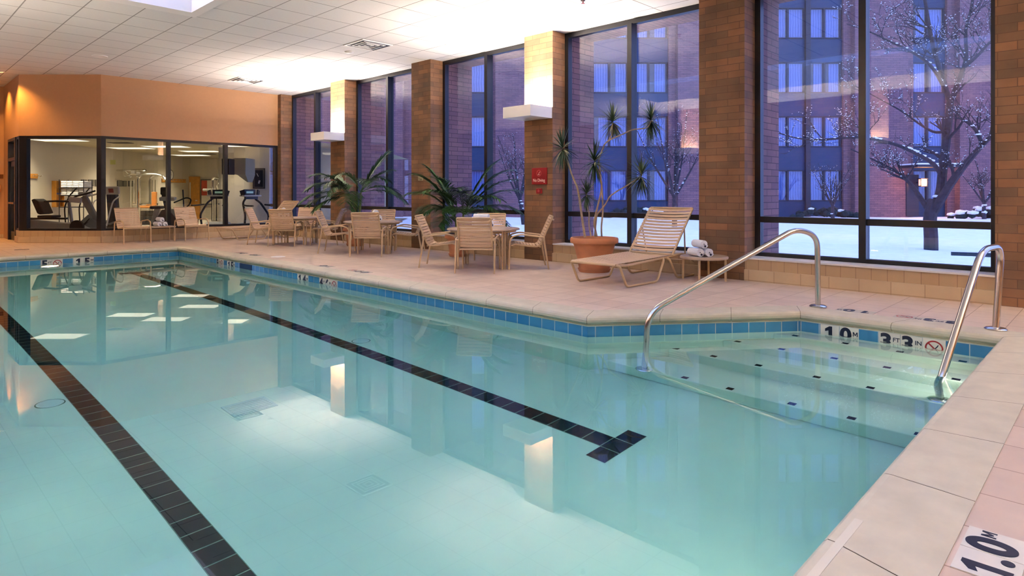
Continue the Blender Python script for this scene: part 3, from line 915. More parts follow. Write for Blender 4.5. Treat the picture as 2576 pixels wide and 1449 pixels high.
def no_dive(parent, right, up, pos, R, ring_mat, fig_mat, name='no_diving_symbol'):
    """ring with a bar and a small diving figure over waves"""
    M = frame_of(right, up, pos)
    m = MB(); N = 36
    for k in range(N):
        a, b = 2 * PI * k / N, 2 * PI * (k + 1) / N
        P = lambda r, t: M @ Vector((r * math.cos(t), r * math.sin(t), 0.0016))
        m.face([P(R * 0.82, a), P(R, a), P(R, b), P(R * 0.82, b)])
    c = R * 0.85 / math.sqrt(2); w = R * 0.09 / math.sqrt(2)
    m.face([M @ Vector(p) for p in ((-c - w, c - w, 0.0016), (c - w, -c - w, 0.0016), (c + w, -c + w, 0.0016), (-c + w, c + w, 0.0016))])
    m.build(name, ring_mat, parent)
    f = MB()
    body = [(-0.10, -0.18), (0.02, -0.22), (0.42, 0.28), (0.50, 0.52), (0.40, 0.50), (0.30, 0.33)]
    f.face([M @ Vector((x * R, y * R, 0.0012)) for x, y in body])
    f.face([M @ Vector((-0.2 * R + 0.11 * R * math.cos(t * PI / 6), -0.22 * R + 0.11 * R * math.sin(t * PI / 6), 0.0012)) for t in range(12)])
    f.face([M @ Vector((x * R, y * R, 0.0012)) for x, y in ((-0.56, -0.46), (-0.3, -0.40), (0, -0.47), (0.3, -0.40), (0.56, -0.46), (0.5, -0.56), (0.3, -0.50), (0, -0.57), (-0.3, -0.50), (-0.5, -0.56))])
    f.build('diving_figure', fig_mat, parent)
r = thing('no_diving_sign', 'red No Diving sign on the brick pillar under a wall lamp', 'sign', (XF - 0.012, 6.675, 1.33))
MB().box((XF - 0.026, 6.515, 1.197), (XF, 6.83, 1.462)).build('panel', M_sign, r, bevel=0.008)
M_ring = mat('sign_symbol_ring', lin(196, 74, 70), 0.5)
text('No Diving', 0.070, M_signtext, r, (0, -1, 0), (0, 0, 1), (XF - 0.0275, 6.6725, 1.262), bold=0.0006, sx=0.86)
no_dive(r, (0, -1, 0), (0, 0, 1), (XF - 0.0268, 6.6725, 1.375), 0.052, M_ring, M_signtext)
r = thing('alarm_box', 'small red box with a round button, just below the No Diving sign', 'alarm', (XF - 0.012, 6.677, 1.095))
MB().box((XF - 0.030, 6.622, 1.053), (XF, 6.733, 1.137)).build('housing', M_sign, r, bevel=0.008)
MB().lathe((0, 0, 0), [(0.0, 0.004), (0.018, 0.004), (0.022, 0.0)], 20, cap=False).build('button', M_ring, r, world=False).matrix_basis = Matrix.Translation((-0.019, 0, 0)) @ Matrix.Rotation(-PI / 2, 4, 'Y')
r = thing('wall_plate', 'small pale plate on the brick pillar between the two palms', 'wall plate', (XF, 9.73, 1.34))
MB().box((XF - 0.008, 9.655, 1.30), (XF, 9.80, 1.385)).build('plate', mat('aged_plate', lin(150, 140, 110), 0.6), r, bevel=0.003)
MB().box((XF - 0.020, 9.70, 1.315), (XF - 0.008, 9.755, 1.335)).build('latch', mat('aged_plate2', lin(120, 110, 84), 0.6), r)

# ---------------------------------------------------------------- depth markers
GLYPH = {'1': [(-0.14, -1), (0.34, -1), (0.34, 1), (-0.02, 1), (-0.58, 0.62), (-0.58, 0.26), (-0.14, 0.42)],
         'M': [(-1, -1), (-1, 1), (-0.5, 1), (0, -0.1), (0.5, 1), (1, 1), (1, -1), (0.62, -1), (0.62, 0.35), (0.16, -0.62), (-0.16, -0.62), (-0.62, 0.35), (-0.62, -1)]}
def marker(label, right, up, pos, cells, ink=M_navy, size=0.152, dot=True):
    """a row of square tiles starting at pos, running along right; each cell is a list of (text, scale, dx, dy) or 'ring'"""
    right, up = Vector(right), Vector(up); nr = right.cross(up)
    r = thing('depth_marker', label, 'depth marker', pos)
    for i, cell in enumerate(cells):
        if cell is None: continue
        c = Vector(pos) + right * (i * 0.155 + 0.0775) + up * 0.0
        M = frame_of(right, up, c)
        t = MB().box((-size / 2, -size / 2, -0.004), (size / 2, size / 2, 0.0), M).build('marker_tile', M_white_tile, r)
        if cell == 'ring':
            no_dive(t, right, up, c + nr * 0.0003, 0.062, M_redink, M_navy)
        else:
            for body, sz, dx, dy in cell:
                if body in GLYPH:
                    k = sz * 0.36; cc = c + right * dx + up * dy
                    MB().prism([(x * k * (1.0 if body == 'M' else 1.0), y * k) for x, y in GLYPH[body]], 0.0004, 0.0012, frame_of(right, up, cc)).build('lettering', ink, t)
                    continue
                text(body, sz, ink, t, right, up, c + right * dx + up * dy + nr * 0.001, bold=0.0004 if sz < 0.08 else 0.0066, sx=1.0 if sz < 0.08 else 1.08)
    return r
ONE = [('1', 0.175, -0.0, 0)]
def dig(c, unit):
    return [(c, 0.165, -0.026, 0), (unit, 0.052 if len(unit) == 1 else 0.048, 0.049, 0.022)]
ZT = -0.160                                # centre height of the waterline tiles
EPS = 0.007
# on the alcove wall (seen from the pool, reading towards -y)
marker('white pool wall tiles reading 1 0 M, behind the steps', (0, -1, 0), (0, 0, 1), (5.89 - EPS, 1.945, ZT), [ONE, dig('0', 'M')])
marker('white pool wall tiles reading 3 FT 3 IN with a no-diving symbol, behind the steps', (0, -1, 0), (0, 0, 1), (5.89 - EPS, 1.485, ZT), [dig('3', 'FT'), dig('3', 'IN'), 'ring'])
# on the long pool wall
marker('white tiles reading 5 FT and a no-diving symbol, on the long pool wall', (0, -1, 0), (0, 0, 1), (4.37 - EPS, 11.46, ZT), [dig('5', 'FT'), 'ring'])
marker('white waterline tiles reading 1 5 M on the long pool wall by the skimmer', (0, -1, 0), (0, 0, 1), (4.37 - EPS, 10.995, ZT), [ONE, dig('5', 'M')])
marker('white waterline tiles reading 1 4 M on the long pool wall', (0, -1, 0), (0, 0, 1), (4.37 - EPS, 8.515, ZT), [ONE, dig('4', 'M')])
marker('white tiles reading 4 FT 6 IN and a no-diving symbol, on the long pool wall', (0, -1, 0), (0, 0, 1), (4.37 - EPS, 7.895, ZT), [dig('4', 'FT'), dig('6', 'IN'), 'ring'])
# on the end wall below the gym
marker('white tiles reading 5 FT and a no-diving symbol, on the pool end wall', (1, 0, 0), (0, 0, 1), (2.17, 13.35 - EPS, ZT), [dig('5', 'FT'), 'ring'])
marker('white waterline tiles reading 1 5 M on the end wall below the gym', (1, 0, 0), (0, 0, 1), (2.635, 13.35 - EPS, ZT), [ONE, dig('5', 'M')])
# set into the deck (readable from the dry side)
DZ = 0.003
marker('white deck tiles reading 1 0 M behind the pool steps', (0, 1, 0), (-1, 0, 0), (6.235, 1.605, DZ), [ONE, dig('0', 'M')])
marker('white deck tiles reading 3 FT 3 IN and a no-diving symbol, behind the steps', (0, 1, 0), (-1, 0, 0), (6.235, 0.99, DZ), [dig('3', 'FT'), dig('3', 'IN'), 'ring'])
marker('white deck tiles reading 1 5 M beside the skimmer lid', (0, 1, 0), (-1, 0, 0), (4.72, 10.55, DZ), [ONE, dig('5', 'M')])
marker('white deck tiles reading 5 FT with a no diving symbol, near the skimmer lid', (0, 1, 0), (-1, 0, 0), (4.72, 11.1, DZ), [dig('5', 'FT'), 'ring'])
marker('white deck tiles reading 1 4 M in front of the chairs', (0, 1, 0), (-1, 0, 0), (4.72, 8.18, DZ), [ONE, dig('4', 'M')])
marker('white deck tiles reading 4 FT 6 IN and a no-diving symbol, before the chairs', (0, 1, 0), (-1, 0, 0), (4.72, 7.25, DZ), [dig('4', 'FT'), dig('6', 'IN'), 'ring'])
mk = marker('large white deck tiles reading 1.0 M in the bottom corner of the view', (1, 0, 0), (0, 1, 0), (2.155, 0.288, DZ), [[('1', 0.165, -0.02, 0), ('.', 0.165, 0.048, 0)], dig('0', 'M')])

# ---------------------------------------------------------------- pool fittings
r = thing('skimmer', 'dark skimmer mouth in the waterline tiles of the long pool wall', 'skimmer', (4.37, 10.25, -0.16))
MB().box((4.358, 10.03, -0.245), (4.366, 10.47, -0.088)).build('mouth', mat('skimmer_dark', lin(20, 54, 96), 0.4), r)
m = MB().lathe((4.87, 10.17, 0.0), [(0.0, 0.006), (0.11, 0.006), (0.118, 0.0)], 32, cap=False)
tag(m.build('skimmer_cover', M_white), 'round white skimmer lid in the deck by the pool edge', 'lid')
tag(MB().box((2.02, 14.87, 0.0), (2.24, 14.92, 0.004)).build('floor_drain', M_grille), 'thin dark drain slot in the deck in front of the gym', 'drain')
for (x, y), lb in (((0.975, 5.66), 'round white inlet cover on the pool floor beyond the dark lane line'), ((3.54, 5.57), 'round white inlet cover on the pool floor between the lane line and the chairs')):
    r = thing('inlet_cover', lb, 'inlet cover', (x, y, floor_depth(y)), 0, 'inlet covers on the pool floor')
    MB().lathe((0, 0, 0.002), [(0.0, 0.006), (0.075, 0.006), (0.085, 0.003)], 28, cap=False).build('disc', mat('inlet_white', lin(216, 224, 212), 0.4), r, world=False)
    MB().lathe((0, 0, 0.002), [(0.085, 0.004), (0.094, 0.0)], 28, cap=False).build('rim', mat('inlet_rim', lin(70, 110, 90), 0.5), r, world=False)
r = thing('main_drain', 'square grated drain on the middle of the pool floor', 'drain', (2.0, 4.63, floor_depth(4.63)))
MB().box((-0.16, -0.12, -0.01), (0.16, 0.12, 0.012)).build('frame', mat('drain_frame', lin(196, 212, 204), 0.5), r, world=False)
m = MB()
for k in range(7): m.box((-0.14, -0.10 + k * 0.03, 0.012), (0.14, -0.085 + k * 0.03, 0.018))
m.build('grate', mat('drain_grate', lin(206, 220, 210), 0.5), r, world=False)
def pool_light(pos, rz, label, power, color):
    """a round lamp in the pool wall, shining along the wall's inward normal (local -y)"""
    r = thing('pool_light', label, 'lamp', pos, rz, 'underwater pool lamps')
    Rx = Matrix.Translation((0, -0.02, 0)) @ Matrix.Rotation(PI / 2, 4, 'X')
    MB().lathe((0, 0, 0), [(0.0, 0.0), (0.125, 0.0)], 28, cap=False).build('lens', emission('pool_lamp_glow', (1.0, 0.42, 0.15, 1), 1.0), r, world=False).matrix_basis = Rx
    MB().lathe((0, 0, 0), [(0.125, 0.004), (0.15, 0.0), (0.15, -0.02)], 28, cap=False).build('bezel', M_steel, r, world=False).matrix_basis = Rx
    add_light('lamp', 'AREA', (0, -0.06, 0), power, color, (PI / 2, 0, PI), r, shape='DISK', size=0.24)
PL = (1.0, 0.93, 0.80)
pool_light((5.12, 0.645, -0.30), PI, 'unseen added underwater lamp in the pool wall at the side of the steps', 1.6, PL)  # hidden lamp added to lighten the steps
pool_light((2.29, 13.345, -0.50), 0.0, 'glowing underwater lamp in the end wall of the pool below the gym', 1.2, (1.0, 0.62, 0.36))
pool_light((2.29, 0.645, -0.50), PI, 'added underwater lamp, hidden in the pool wall below the camera', 4, PL)  # lamp added out of sight to brighten the near water
for y in (4.0, 9.0):  # side wall lamps added out of view to brighten the pool
    pool_light((0.145, y, -0.55), PI / 2, 'unseen added underwater lamp in the pool wall beyond the dark lane line, %s' % ('toward the steps' if y < 6 else 'toward the gym'), 1.0, PL)

# ---------------------------------------------------------------- ceiling fittings
def vent(x, y, label):
    r = thing('ceiling_vent', label, 'vent', (x, y, CEIL), 0, 'ceiling vents')
    m = MB()
    for a, b2 in (((-0.3, -0.3), (0.3, -0.275)), ((-0.3, 0.275), (0.3, 0.3)), ((-0.3, -0.275), (-0.275, 0.275)), ((0.275, -0.275), (0.3, 0.275))):
        m.box((a[0], a[1], -0.012), (b2[0], b2[1], 0.0))
    m.build('frame', M_white, r, world=False)
    MB().box((-0.275, -0.275, -0.004), (0.275, 0.275, -0.001)).build('backing', M_mull, r, world=False)
    for k, e in enumerate((0.20, 0.13, 0.06)):
        m = MB()
        for s in (-1, 1):
            m.box((-e - 0.010, s * e - 0.010, -0.014), (e + 0.010, s * e + 0.010, -0.006)); m.box((s * e - 0.010, -e, -0.014), (s * e + 0.010, e, -0.006))
        m.build('louver', M_white, r, world=False)
vent(6.05, 9.30, 'square louvered vent in the ceiling near the lamp above the No Diving sign')
vent(6.05, 14.17, 'square louvered vent in the ceiling close to the gym')
m = MB().lathe((6.10, 9.98, CEIL), [(0.0, -0.03), (0.05, -0.03), (0.075, -0.012), (0.08, 0.0)], 28, cap=False)
tag(m.build('smoke_detector', M_white, smooth=True), 'round white detector on the ceiling beside a vent', 'smoke detector')
r = thing('sprinkler', 'small sprinkler head on the ceiling at the top edge of the view', 'sprinkler', (6.60, 5.12, CEIL))
MB().lathe((0, 0, 0), [(0.0, -0.012), (0.03, -0.01), (0.035, 0.0)], 20, cap=False).build('plate', M_chrome, r, world=False)
MB().lathe((0, 0, 0), [(0.009, -0.012), (0.009, -0.04), (0.024, -0.042), (0.024, -0.047), (0.0, -0.047)], 16, cap=False).build('deflector', mat('sprinkler_bronze', lin(140, 70, 80), 0.4), r, world=False)
m = MB().lathe((3.09, 13.59, CEIL), [(0.0, -0.004), (0.10, -0.006), (0.125, -0.012), (0.13, 0.0)], 32, cap=False)
tag(m.build('ceiling_speaker', M_white, smooth=True), 'round white speaker cover on the ceiling over the pool', 'speaker')
# ---------------------------------------------------------------- plants
def pot(r, R0, R1, Hh):
    m = MB().lathe((0, 0, 0), [(0.0, 0.03), (R0, 0.03), (R0 + 0.01, 0.035), (R0 * 0.6 + R1 * 0.4 - 0.01, Hh * 0.45), (R1 - 0.045, Hh * 0.80), (R1 - 0.04, Hh * 0.81), (R1 - 0.035, Hh * 0.84), (R1 - 0.005, Hh * 0.845), (R1, Hh * 0.86), (R1, Hh * 0.97), (R1 - 0.01, Hh), (R1 - 0.035, Hh), (R1 - 0.05, Hh * 0.9), (0.0, Hh * 0.9)], 48, cap=False)
    m.build('pot', M_terra, r, world=False, smooth=True)
    MB().lathe((0, 0, 0), [(0.0, 0.0), (R0 + 0.01, 0.0), (R0 + 0.03, 0.045), (R0 + 0.015, 0.045), (R0, 0.02), (0.0, 0.02)], 40, cap=False).build('saucer', M_terra, r, world=False, smooth=True)
    MB().lathe((0, 0, Hh * 0.91), [(0.0, 0.01), (R1 - 0.05, 0.0)], 30, cap=False).build('soil', M_soil, r, world=False)

def leaf_strip(m, base, d, up, L, w, droop, n=4, fold=0.25):
    """a narrow pointed leaf that starts along d and droops"""
    p = Vector(base); d = Vector(d).normalized(); prev = None
    side = d.cross(up)
    side = side.normalized() if side.length > 1e-4 else d.orthogonal().normalized()
    for k in range(n + 1):
        t = k / n
        ww = w * (1 - t) ** 0.7 * (0.45 + 1.1 * min(t * 3, 0.5)) + 0.0006
        nr = side.cross(d).normalized()
        q = (p - side * ww + nr * ww * fold, p, p + side * ww + nr * ww * fold)
        if prev:
            m.face([prev[0], q[0], q[1], prev[1]]); m.face([prev[1], q[1], q[2], prev[2]])
        prev = q
        p = p + d * (L / n)
        d = (d + Vector((0, 0, -droop / n))).normalized()

# dracaena in the big terracotta pot
rng = random.Random(4)
DP = (6.95, 5.20)
r = thing('potted_dracaena', 'tall dracaena with spiky heads on bent stems, in a terracotta pot behind the lounge chair', 'potted plant', (*DP, 0))
pot(r, 0.195, 0.325, 0.46)
D0 = DP[0] * FW.x + DP[1] * FW.y
q4 = lambda a, b2, dd=0.0: at(1300 + a / 2.787, 220 + b2 / 2.787, D0 + dd)
heads = [((320, 425), 0.10, 0.30), ((545, 515), -0.20, 0.30), ((672, 238), 0.12, 0.29), ((942, 225), 0.05, 0.27), ((874, 617), -0.12, 0.30), ((490, 745), 0.12, 0.22)]
stems = [
    ([(478, 1050), (458, 920), (438, 770), (425, 700), (385, 610), (360, 530), (330, 440)], 0.10, 0.030),
    ([(520, 1045), (505, 960), (508, 880), (494, 840), (488, 800), (490, 745)], 0.12, 0.020),
    ([(560, 1045), (540, 950), (560, 860), (590, 740), (598, 670), (575, 600), (548, 520)], -0.20, 0.026),
    ([(595, 1045), (592, 980), (605, 860), (598, 720), (585, 600), (572, 500), (600, 440), (615, 395), (650, 368), (700, 345), (755, 322), (800, 298), (860, 290), (920, 285), (942, 235)], 0.0, 0.022),
    ([(650, 368), (668, 320), (672, 250)], 0.05, 0.016),
    ([(545, 1045), (555, 940), (560, 890), (612, 835), (632, 800), (650, 765), (700, 728), (770, 690), (830, 650), (872, 625)], -0.12, 0.022),
]
for path, dd, rad in stems:
    n_ = len(path)
    pts = []
    for k, (a, b2) in enumerate(path):
        t = k / (n_ - 1)
        p = q4(a, b2, dd * t)
        pts.append(p)
    sm = fillet(pts, 0.06, 3)
    MB().tube(sm, [rad * 0.5 * (1.15 - 0.5 * i / len(sm)) for i in range(len(sm))], 7).build('stem', M_stem, r, smooth=True)
for (hx, hy), dd, L in heads:
    c = q4(hx, hy, dd); m = MB(); mp = MB()
    for k in range(95):
        ring = k / 95
        el = math.radians(82 - 165 * ring ** 0.85 + rng.uniform(-12, 12)); az = rng.uniform(0, 2 * PI)
        d = Vector((math.cos(el) * math.cos(az), math.cos(el) * math.sin(az), math.sin(el)))
        leaf_strip(mp if 25 < k < 70 and k % 4 == 0 else m, c + Vector((0, 0, -0.07 * ring + 0.02)), d, Vector((0, 0, 1)), L * rng.uniform(0.8, 1.12), 0.0125, 0.30 + 0.2 * ring, 4)
    m.build('leaf_rosette', M_dleaf, r); mp.build('pale_leaves', M_dead, r)

def frond(m, base, az, el, L, droop, nl, ll, rng, rachis=0.007, width=0.0115):
    p = Vector(base); d = Vector((math.cos(el) * math.cos(az), math.cos(el) * math.sin(az), math.sin(el)))
    pts = [p.copy()]; ds = [d.copy()]; n = 14
    for k in range(n):
        p = p + d * (L / n); d = (d + Vector((0, 0, -droop / n * (0.4 + 1.2 * k / n)))).normalized()
        pts.append(p.copy()); ds.append(d.copy())
    m.tube(pts, [rachis * (1.1 - k / (n + 1)) for k in range(n + 1)], 5)
    for k in range(nl):
        t = 0.22 + 0.78 * (k + 0.5) / nl
        f = t * n; i = min(int(f), n - 1); q = pts[i].lerp(pts[i + 1], f - i); dd = ds[i]
        side = dd.cross(Vector((0, 0, 1))).normalized()
        lw = ll * (0.55 + 0.9 * math.sin(PI * min(1, t * 0.92)) * 0.6) * (1.15 - 0.6 * max(0, t - 0.7))
        for s in (-1, 1):
            v = (side * s * rng.uniform(0.75, 0.95) + dd * rng.uniform(0.55, 0.8) + Vector((0, 0, rng.uniform(-0.05, 0.22)))).normalized()
            leaf_strip(m, q, v, Vector((0, 0, 1)), lw * rng.uniform(0.9, 1.1), width, rng.uniform(0.5, 0.9), 3, 0.2)

def palm(label, loc, crown, fronds, seed, stems_at, potR):
    rng = random.Random(seed)
    r = thing('potted_palm', label, 'potted plant', (loc[0], loc[1], 0))
    pot(r, potR * 0.62, potR, 0.36)
    for (sx, sy, top) in stems_at:
        base = Vector((loc[0] + sx, loc[1] + sy, 0.33)); tp = Vector(top)
        mid = base.lerp(tp, 0.5) + Vector((0.02, 0.0, 0))
        MB().tube(fillet([base, mid, tp], 0.3, 5), [0.026 - 0.001 * i for i in range(8)], 7).build('stem', M_pstem, r, smooth=True)
    for (az, el, L, droop, k) in fronds:
        m = MB(); frond(m, Vector(stems_at[k % len(stems_at)][2]), math.radians(az), math.radians(el), L, droop, 46, 0.27, rng)
        m.build('frond', M_leaf, r)
    return r
# azimuth 0 = towards the window wall, 90 = towards the gym; the picture's left is about 134 degrees, its right about -46
P1 = (6.98, 11.20)
palm('potted palm with dark drooping fronds behind the middle table, in front of the lamp pillar', P1, None,
     [(140, 38, 0.95, 1.7, 0), (150, 15, 1.0, 1.2, 0), (120, 60, 0.75, 1.9, 0), (-52, 62, 1.0, 0.7, 1), (-48, 50, 0.8, 1.0, 1), (145, 52, 0.9, 1.5, 0), (185, 48, 0.75, 1.9, 0), (130, 5, 0.9, 0.9, 0), (-46, 12, 0.95, 1.3, 1), (-60, 25, 0.85, 1.5, 1), (200, 35, 0.8, 1.8, 0), (230, 20, 0.75, 1.7, 0), (255, 45, 0.8, 2.0, 1), (175, 62, 0.7, 2.2, 1), (90, 50, 0.6, 2.0, 0), (300, 55, 0.7, 2.1, 1), (160, -5, 0.8, 1.0, 0), (215, -8, 0.7, 1.2, 1)],
     11, [(-0.03, 0.03, (6.93, 11.28, 1.02)), (0.03, -0.04, (7.02, 11.05, 1.08))], 0.24)
P2 = (7.05, 8.10)
palm('potted palm with arching feathery fronds behind the table beside the No Diving pillar', P2, None,
     [(135, 70, 1.0, 1.1, 0), (148, 62, 1.05, 1.3, 0), (140, 50, 0.95, 1.5, 0), (-46, 68, 1.1, 1.1, 1), (-50, 60, 1.15, 1.3, 1), (128, 40, 0.65, 1.6, 0), (160, 35, 0.6, 1.6, 0), (205, 40, 0.6, 1.8, 0), (225, 62, 0.7, 1.9, 1), (-70, 50, 0.8, 1.8, 1), (-48, 52, 1.1, 1.2, 1), (-44, 42, 1.05, 1.1, 1), (-42, 25, 1.0, 1.2, 1), (-60, 10, 0.8, 1.2, 1), (215, 60, 0.8, 1.7, 1), (235, 35, 0.75, 1.5, 0), (190, 70, 0.85, 1.6, 0), (260, 50, 0.75, 1.6, 1), (100, 62, 0.7, 1.5, 0), (285, 30, 0.75, 1.4, 1), (200, 5, 0.6, 1.0, 0), (170, 50, 0.9, 1.4, 1)],
     23, [(-0.04, 0.03, (7.02, 8.16, 0.66)), (0.04, -0.03, (7.08, 8.02, 0.70))], 0.24)

# ---------------------------------------------------------------- the gym
RG = -TH
def gthing(name, label, cat, u, d, group=None, rot=0.0, o=None):
    p = do(d, (u - CX) / FPX * d if o is None else o)
    return thing(name, label, cat, (p.x, p.y, 0), RG + rot, group)
def lb(m, name, mt, r, **kw):
    return m.build(name, mt, r, world=False, **kw)
# recumbent bike behind the angled pane
r = gthing('recumbent_bike', 'grey recumbent exercise bike with a black seat, behind the angled gym window', 'exercise bike', 150, 15.2)
m = MB(); Mx = Matrix.Rotation(PI / 2, 4, 'X')
m.prism([(-0.78, 0.46), (-0.60, 0.16), (-0.30, 0.07), (0.70, 0.07), (0.82, 0.14), (0.40, 0.34), (-0.05, 0.36), (-0.60, 0.42)], -0.13, 0.13, Mx); lb(m, 'base_shell', M_grey_pl, r, bevel=0.015)
lb(MB().box((-0.74, -0.05, 0.43), (0.16, 0.05, 0.475)), 'seat_rail', M_black_pl, r)
lb(MB().box((-0.42, -0.17, 0.475), (-0.08, 0.17, 0.535)), 'seat', M_black_pl, r, bevel=0.02)
m = MB(); m.prism([(-0.42, 0.58), (-0.36, 0.55), (-0.26, 0.58), (-0.38, 0.86), (-0.50, 0.93), (-0.56, 0.90)], -0.17, 0.17, Mx); lb(m, 'backrest', M_black_pl, r, bevel=0.02)
lb(MB().tube([(0.30, 0, 0.3), (0.26, 0, 0.60), (0.22, 0, 0.86)], 0.035, 8), 'console_post', M_grey_pl, r)
lb(MB().cbox((0.28, 0, 0.93), (0.30, 0.06, 0.13), Matrix.Rotation(0.1, 4, 'Y')), 'console', M_lgrey, r, bevel=0.015)
lb(MB().tube(fillet([(-0.22, -0.2, 0.86), (0.10, -0.22, 0.875), (0.22, -0.1, 0.86), (0.22, 0.1, 0.86), (0.10, 0.22, 0.875), (-0.22, 0.2, 0.86)], 0.06, 4), 0.022, 8), 'handlebar', M_black_pl, r, smooth=True)
lb(MB().lathe((0, 0, 0), [(0.0, 0.03), (0.16, 0.03), (0.16, -0.03), (0.0, -0.03)], 24, cap=False), 'crank_disc', M_black_pl, r).matrix_basis = Matrix.Translation((0.52, -0.15, 0.26)) @ Matrix.Rotation(PI / 2, 4, 'X')
# elliptical trainer
r = gthing('elliptical_trainer', 'grey elliptical trainer with a slanted column, beside the recumbent bike', 'elliptical', 222, 16.2)
m = MB(); m.prism([(-0.28, 0.05), (0.42, 0.05), (0.36, 0.30), (0.12, 0.42), (-0.10, 0.34)], -0.14, 0.14, Mx); lb(m, 'base_shell', M_grey_pl, r, bevel=0.02)
lb(MB().bar((0.30, 0, 0.20), (-0.12, 0, 0.98), 0.10, 0.16), 'column', M_grey_pl, r, bevel=0.02)
lb(MB().bar((-0.24, -0.16, 0.12), (0.16, -0.16, 0.48), 0.06, 0.12), 'pedal_arm', M_grey_pl, r, bevel=0.01)
lb(MB().bar((-0.1, -0.16, 0.16), (0.16, -0.16, 0.42), 0.07, 0.02), 'pedal', M_black_pl, r)
for s in (-1, 1):
    lb(MB().tube(fillet([(-0.35, s * 0.2, 0.86), (-0.18, s * 0.22, 0.98), (0.05, s * 0.22, 1.03), (0.30, s * 0.18, 1.12)], 0.08, 4), 0.022, 8), 'handle', M_black_pl if s < 0 else M_lgrey, r, smooth=True)
    lb(MB().tube(fillet([(-0.38, s * 0.26, 0.1), (-0.42, s * 0.27, 0.7), (-0.30, s * 0.26, 1.0), (-0.12, s * 0.24, 1.20)], 0.1, 4), 0.016, 8), 'swing_arm', M_black_pl, r, smooth=True)
lb(MB().cbox((-0.1, 0, 1.04), (0.24, 0.14, 0.1)), 'console', M_lgrey, r, bevel=0.015)
# stepper
r = gthing('stair_stepper', 'stair stepper with a white console on a dark column, behind the first chair', 'stepper', 283, 17.2)
lb(MB().bar((0.06, 0, 0.2), (-0.01, 0, 1.10), 0.16, 0.26), 'column', M_darkblue, r, bevel=0.03)
lb(MB().cbox((0.22, -0.08, 1.19), (0.40, 0.08, 0.22), Matrix.Rotation(0.25, 4, 'X')), 'console', M_lgrey, r, bevel=0.03)
lb(MB().cbox((0.22, -0.123, 1.195), (0.13, 0.01, 0.11), Matrix.Rotation(0.25, 4, 'X')), 'display', mat('display_red', lin(150, 60, 50), 0.4), r)
lb(MB().box((-0.3, -0.3, 0.02), (0.32, 0.3, 0.2)), 'base', M_darkblue, r, bevel=0.02)
for s in (-1, 1):
    lb(MB().bar((s * 0.16, -0.45, 0.2), (s * 0.14, 0.05, 0.3), 0.14, 0.05), 'pedal', M_black_pl, r)
    lb(MB().tube(fillet([(s * 0.22, -0.6, 0.2), (s * 0.26, -0.4, 0.85), (s * 0.20, 0.0, 0.98)], 0.12, 4), 0.018, 8), 'handle', M_lgrey, r, smooth=True)
# multi-station weight machine
r = gthing('weight_machine', 'chrome multi-station weight machine in the middle of the gym', 'weight machine', 372, 21.0)
P21 = lambda u, v, y=0.0: Vector(((u - 372) / FPX * 21.0, y, EYE - (v - HY) / FPX * 21.0))
f = MB()
f.tube([P21(240, 428, 0.2), P21(358, 428, 0.2)], 0.035, 8)
f.tube(fillet([P21(347, 575, 0.0), P21(347, 448), P21(356, 438), P21(392, 438), P21(408, 442), P21(414, 452)], 0.12, 4), 0.04, 8)
f.tube(fillet([P21(356, 575, 0.5), P21(356, 446, 0.5), P21(366, 440, 0.5), P21(386, 440, 0.5), P21(398, 450, 0.5), P21(398, 470, 0.5)], 0.12, 4), 0.035, 8)
for u in (318, 326, 342, 364, 372, 380):
    f.tube([P21(u, 575, 0.25), P21(u, 452, 0.25)], 0.022, 6)
f.tube([P21(305, 430, 0.2), P21(320, 445, 0.2)], 0.03, 6); f.tube([P21(330, 514, 0.1), P21(392, 514, 0.1)], 0.04, 8)
f.tube([P21(240, 430, 0.2), P21(232, 429, -0.3)], 0.03, 6)
lb(f, 'frame', M_chrome, r, smooth=True)
for u in (346, 366):
    m = MB()
    for k in range(12): m.cbox(P21(u + 4, 572 - k * 3.6, 0.3), (0.16, 0.2, 0.04))
    lb(m, 'weight_stack', M_black_pl, r)
m = MB(); m.cbox(P21(376, 520, -0.1), (0.36, 0.3, 0.08)); lb(m, 'seat', mat('tan_pad', lin(196, 128, 60), 0.5), r, bevel=0.02)
m = MB(); m.cbox(P21(384, 500, 0.1), (0.16, 0.08, 0.46)); lb(m, 'back_pad', mat('tan_pad', lin(196, 128, 60), 0.5), r, bevel=0.02)
for k, (u, v) in enumerate(((328, 434), (342, 437))): lb(MB().cbox(P21(u, v, 0.15), (0.12, 0.05, 0.14)), 'instruction_plate', M_lgrey, r)
lb(MB().tube([P21(318, 444, -0.1), P21(321, 438, 0.1), P21(345, 438, 0.1), P21(349, 444, -0.1)], 0.02, 6), 'pull_bar', M_chrome, r, smooth=True)
# second machine, far right
r = gthing('weight_tower', 'tall chrome pulley tower behind the middle treadmill', 'weight machine', 545, 24.0)
P24 = lambda u, v, y=0.0: Vector(((u - 545) / FPX * 24.0, y, EYE - (v - HY) / FPX * 24.0))
f = MB()
for u in (536, 541, 548, 562):
    f.tube([P24(u, 555), P24(u, 452)], 0.03, 6)
f.tube(fillet([P24(534, 470), P24(534, 452), P24(540, 446), P24(556, 450), P24(568, 458)], 0.1, 4), 0.05, 8)
f.tube(fillet([P24(552, 500), P24(552, 462, -0.2), P24(568, 462, -0.2)], 0.1, 4), 0.03, 8)
lb(f, 'frame', M_chrome, r, smooth=True)
lb(MB().cbox(P24(542, 530, 0.1), (0.30, 0.2, 0.95)), 'weight_stack', M_black_pl, r)
lb(MB().cbox(P24(551, 443, 0.1), (0.16, 0.03, 0.16)), 'sign_plate', M_lgrey, r)
lb(MB().cbox(P24(533, 478, -0.3), (0.32, 0.25, 0.09)), 'shroud', M_lgrey, r, bevel=0.03)
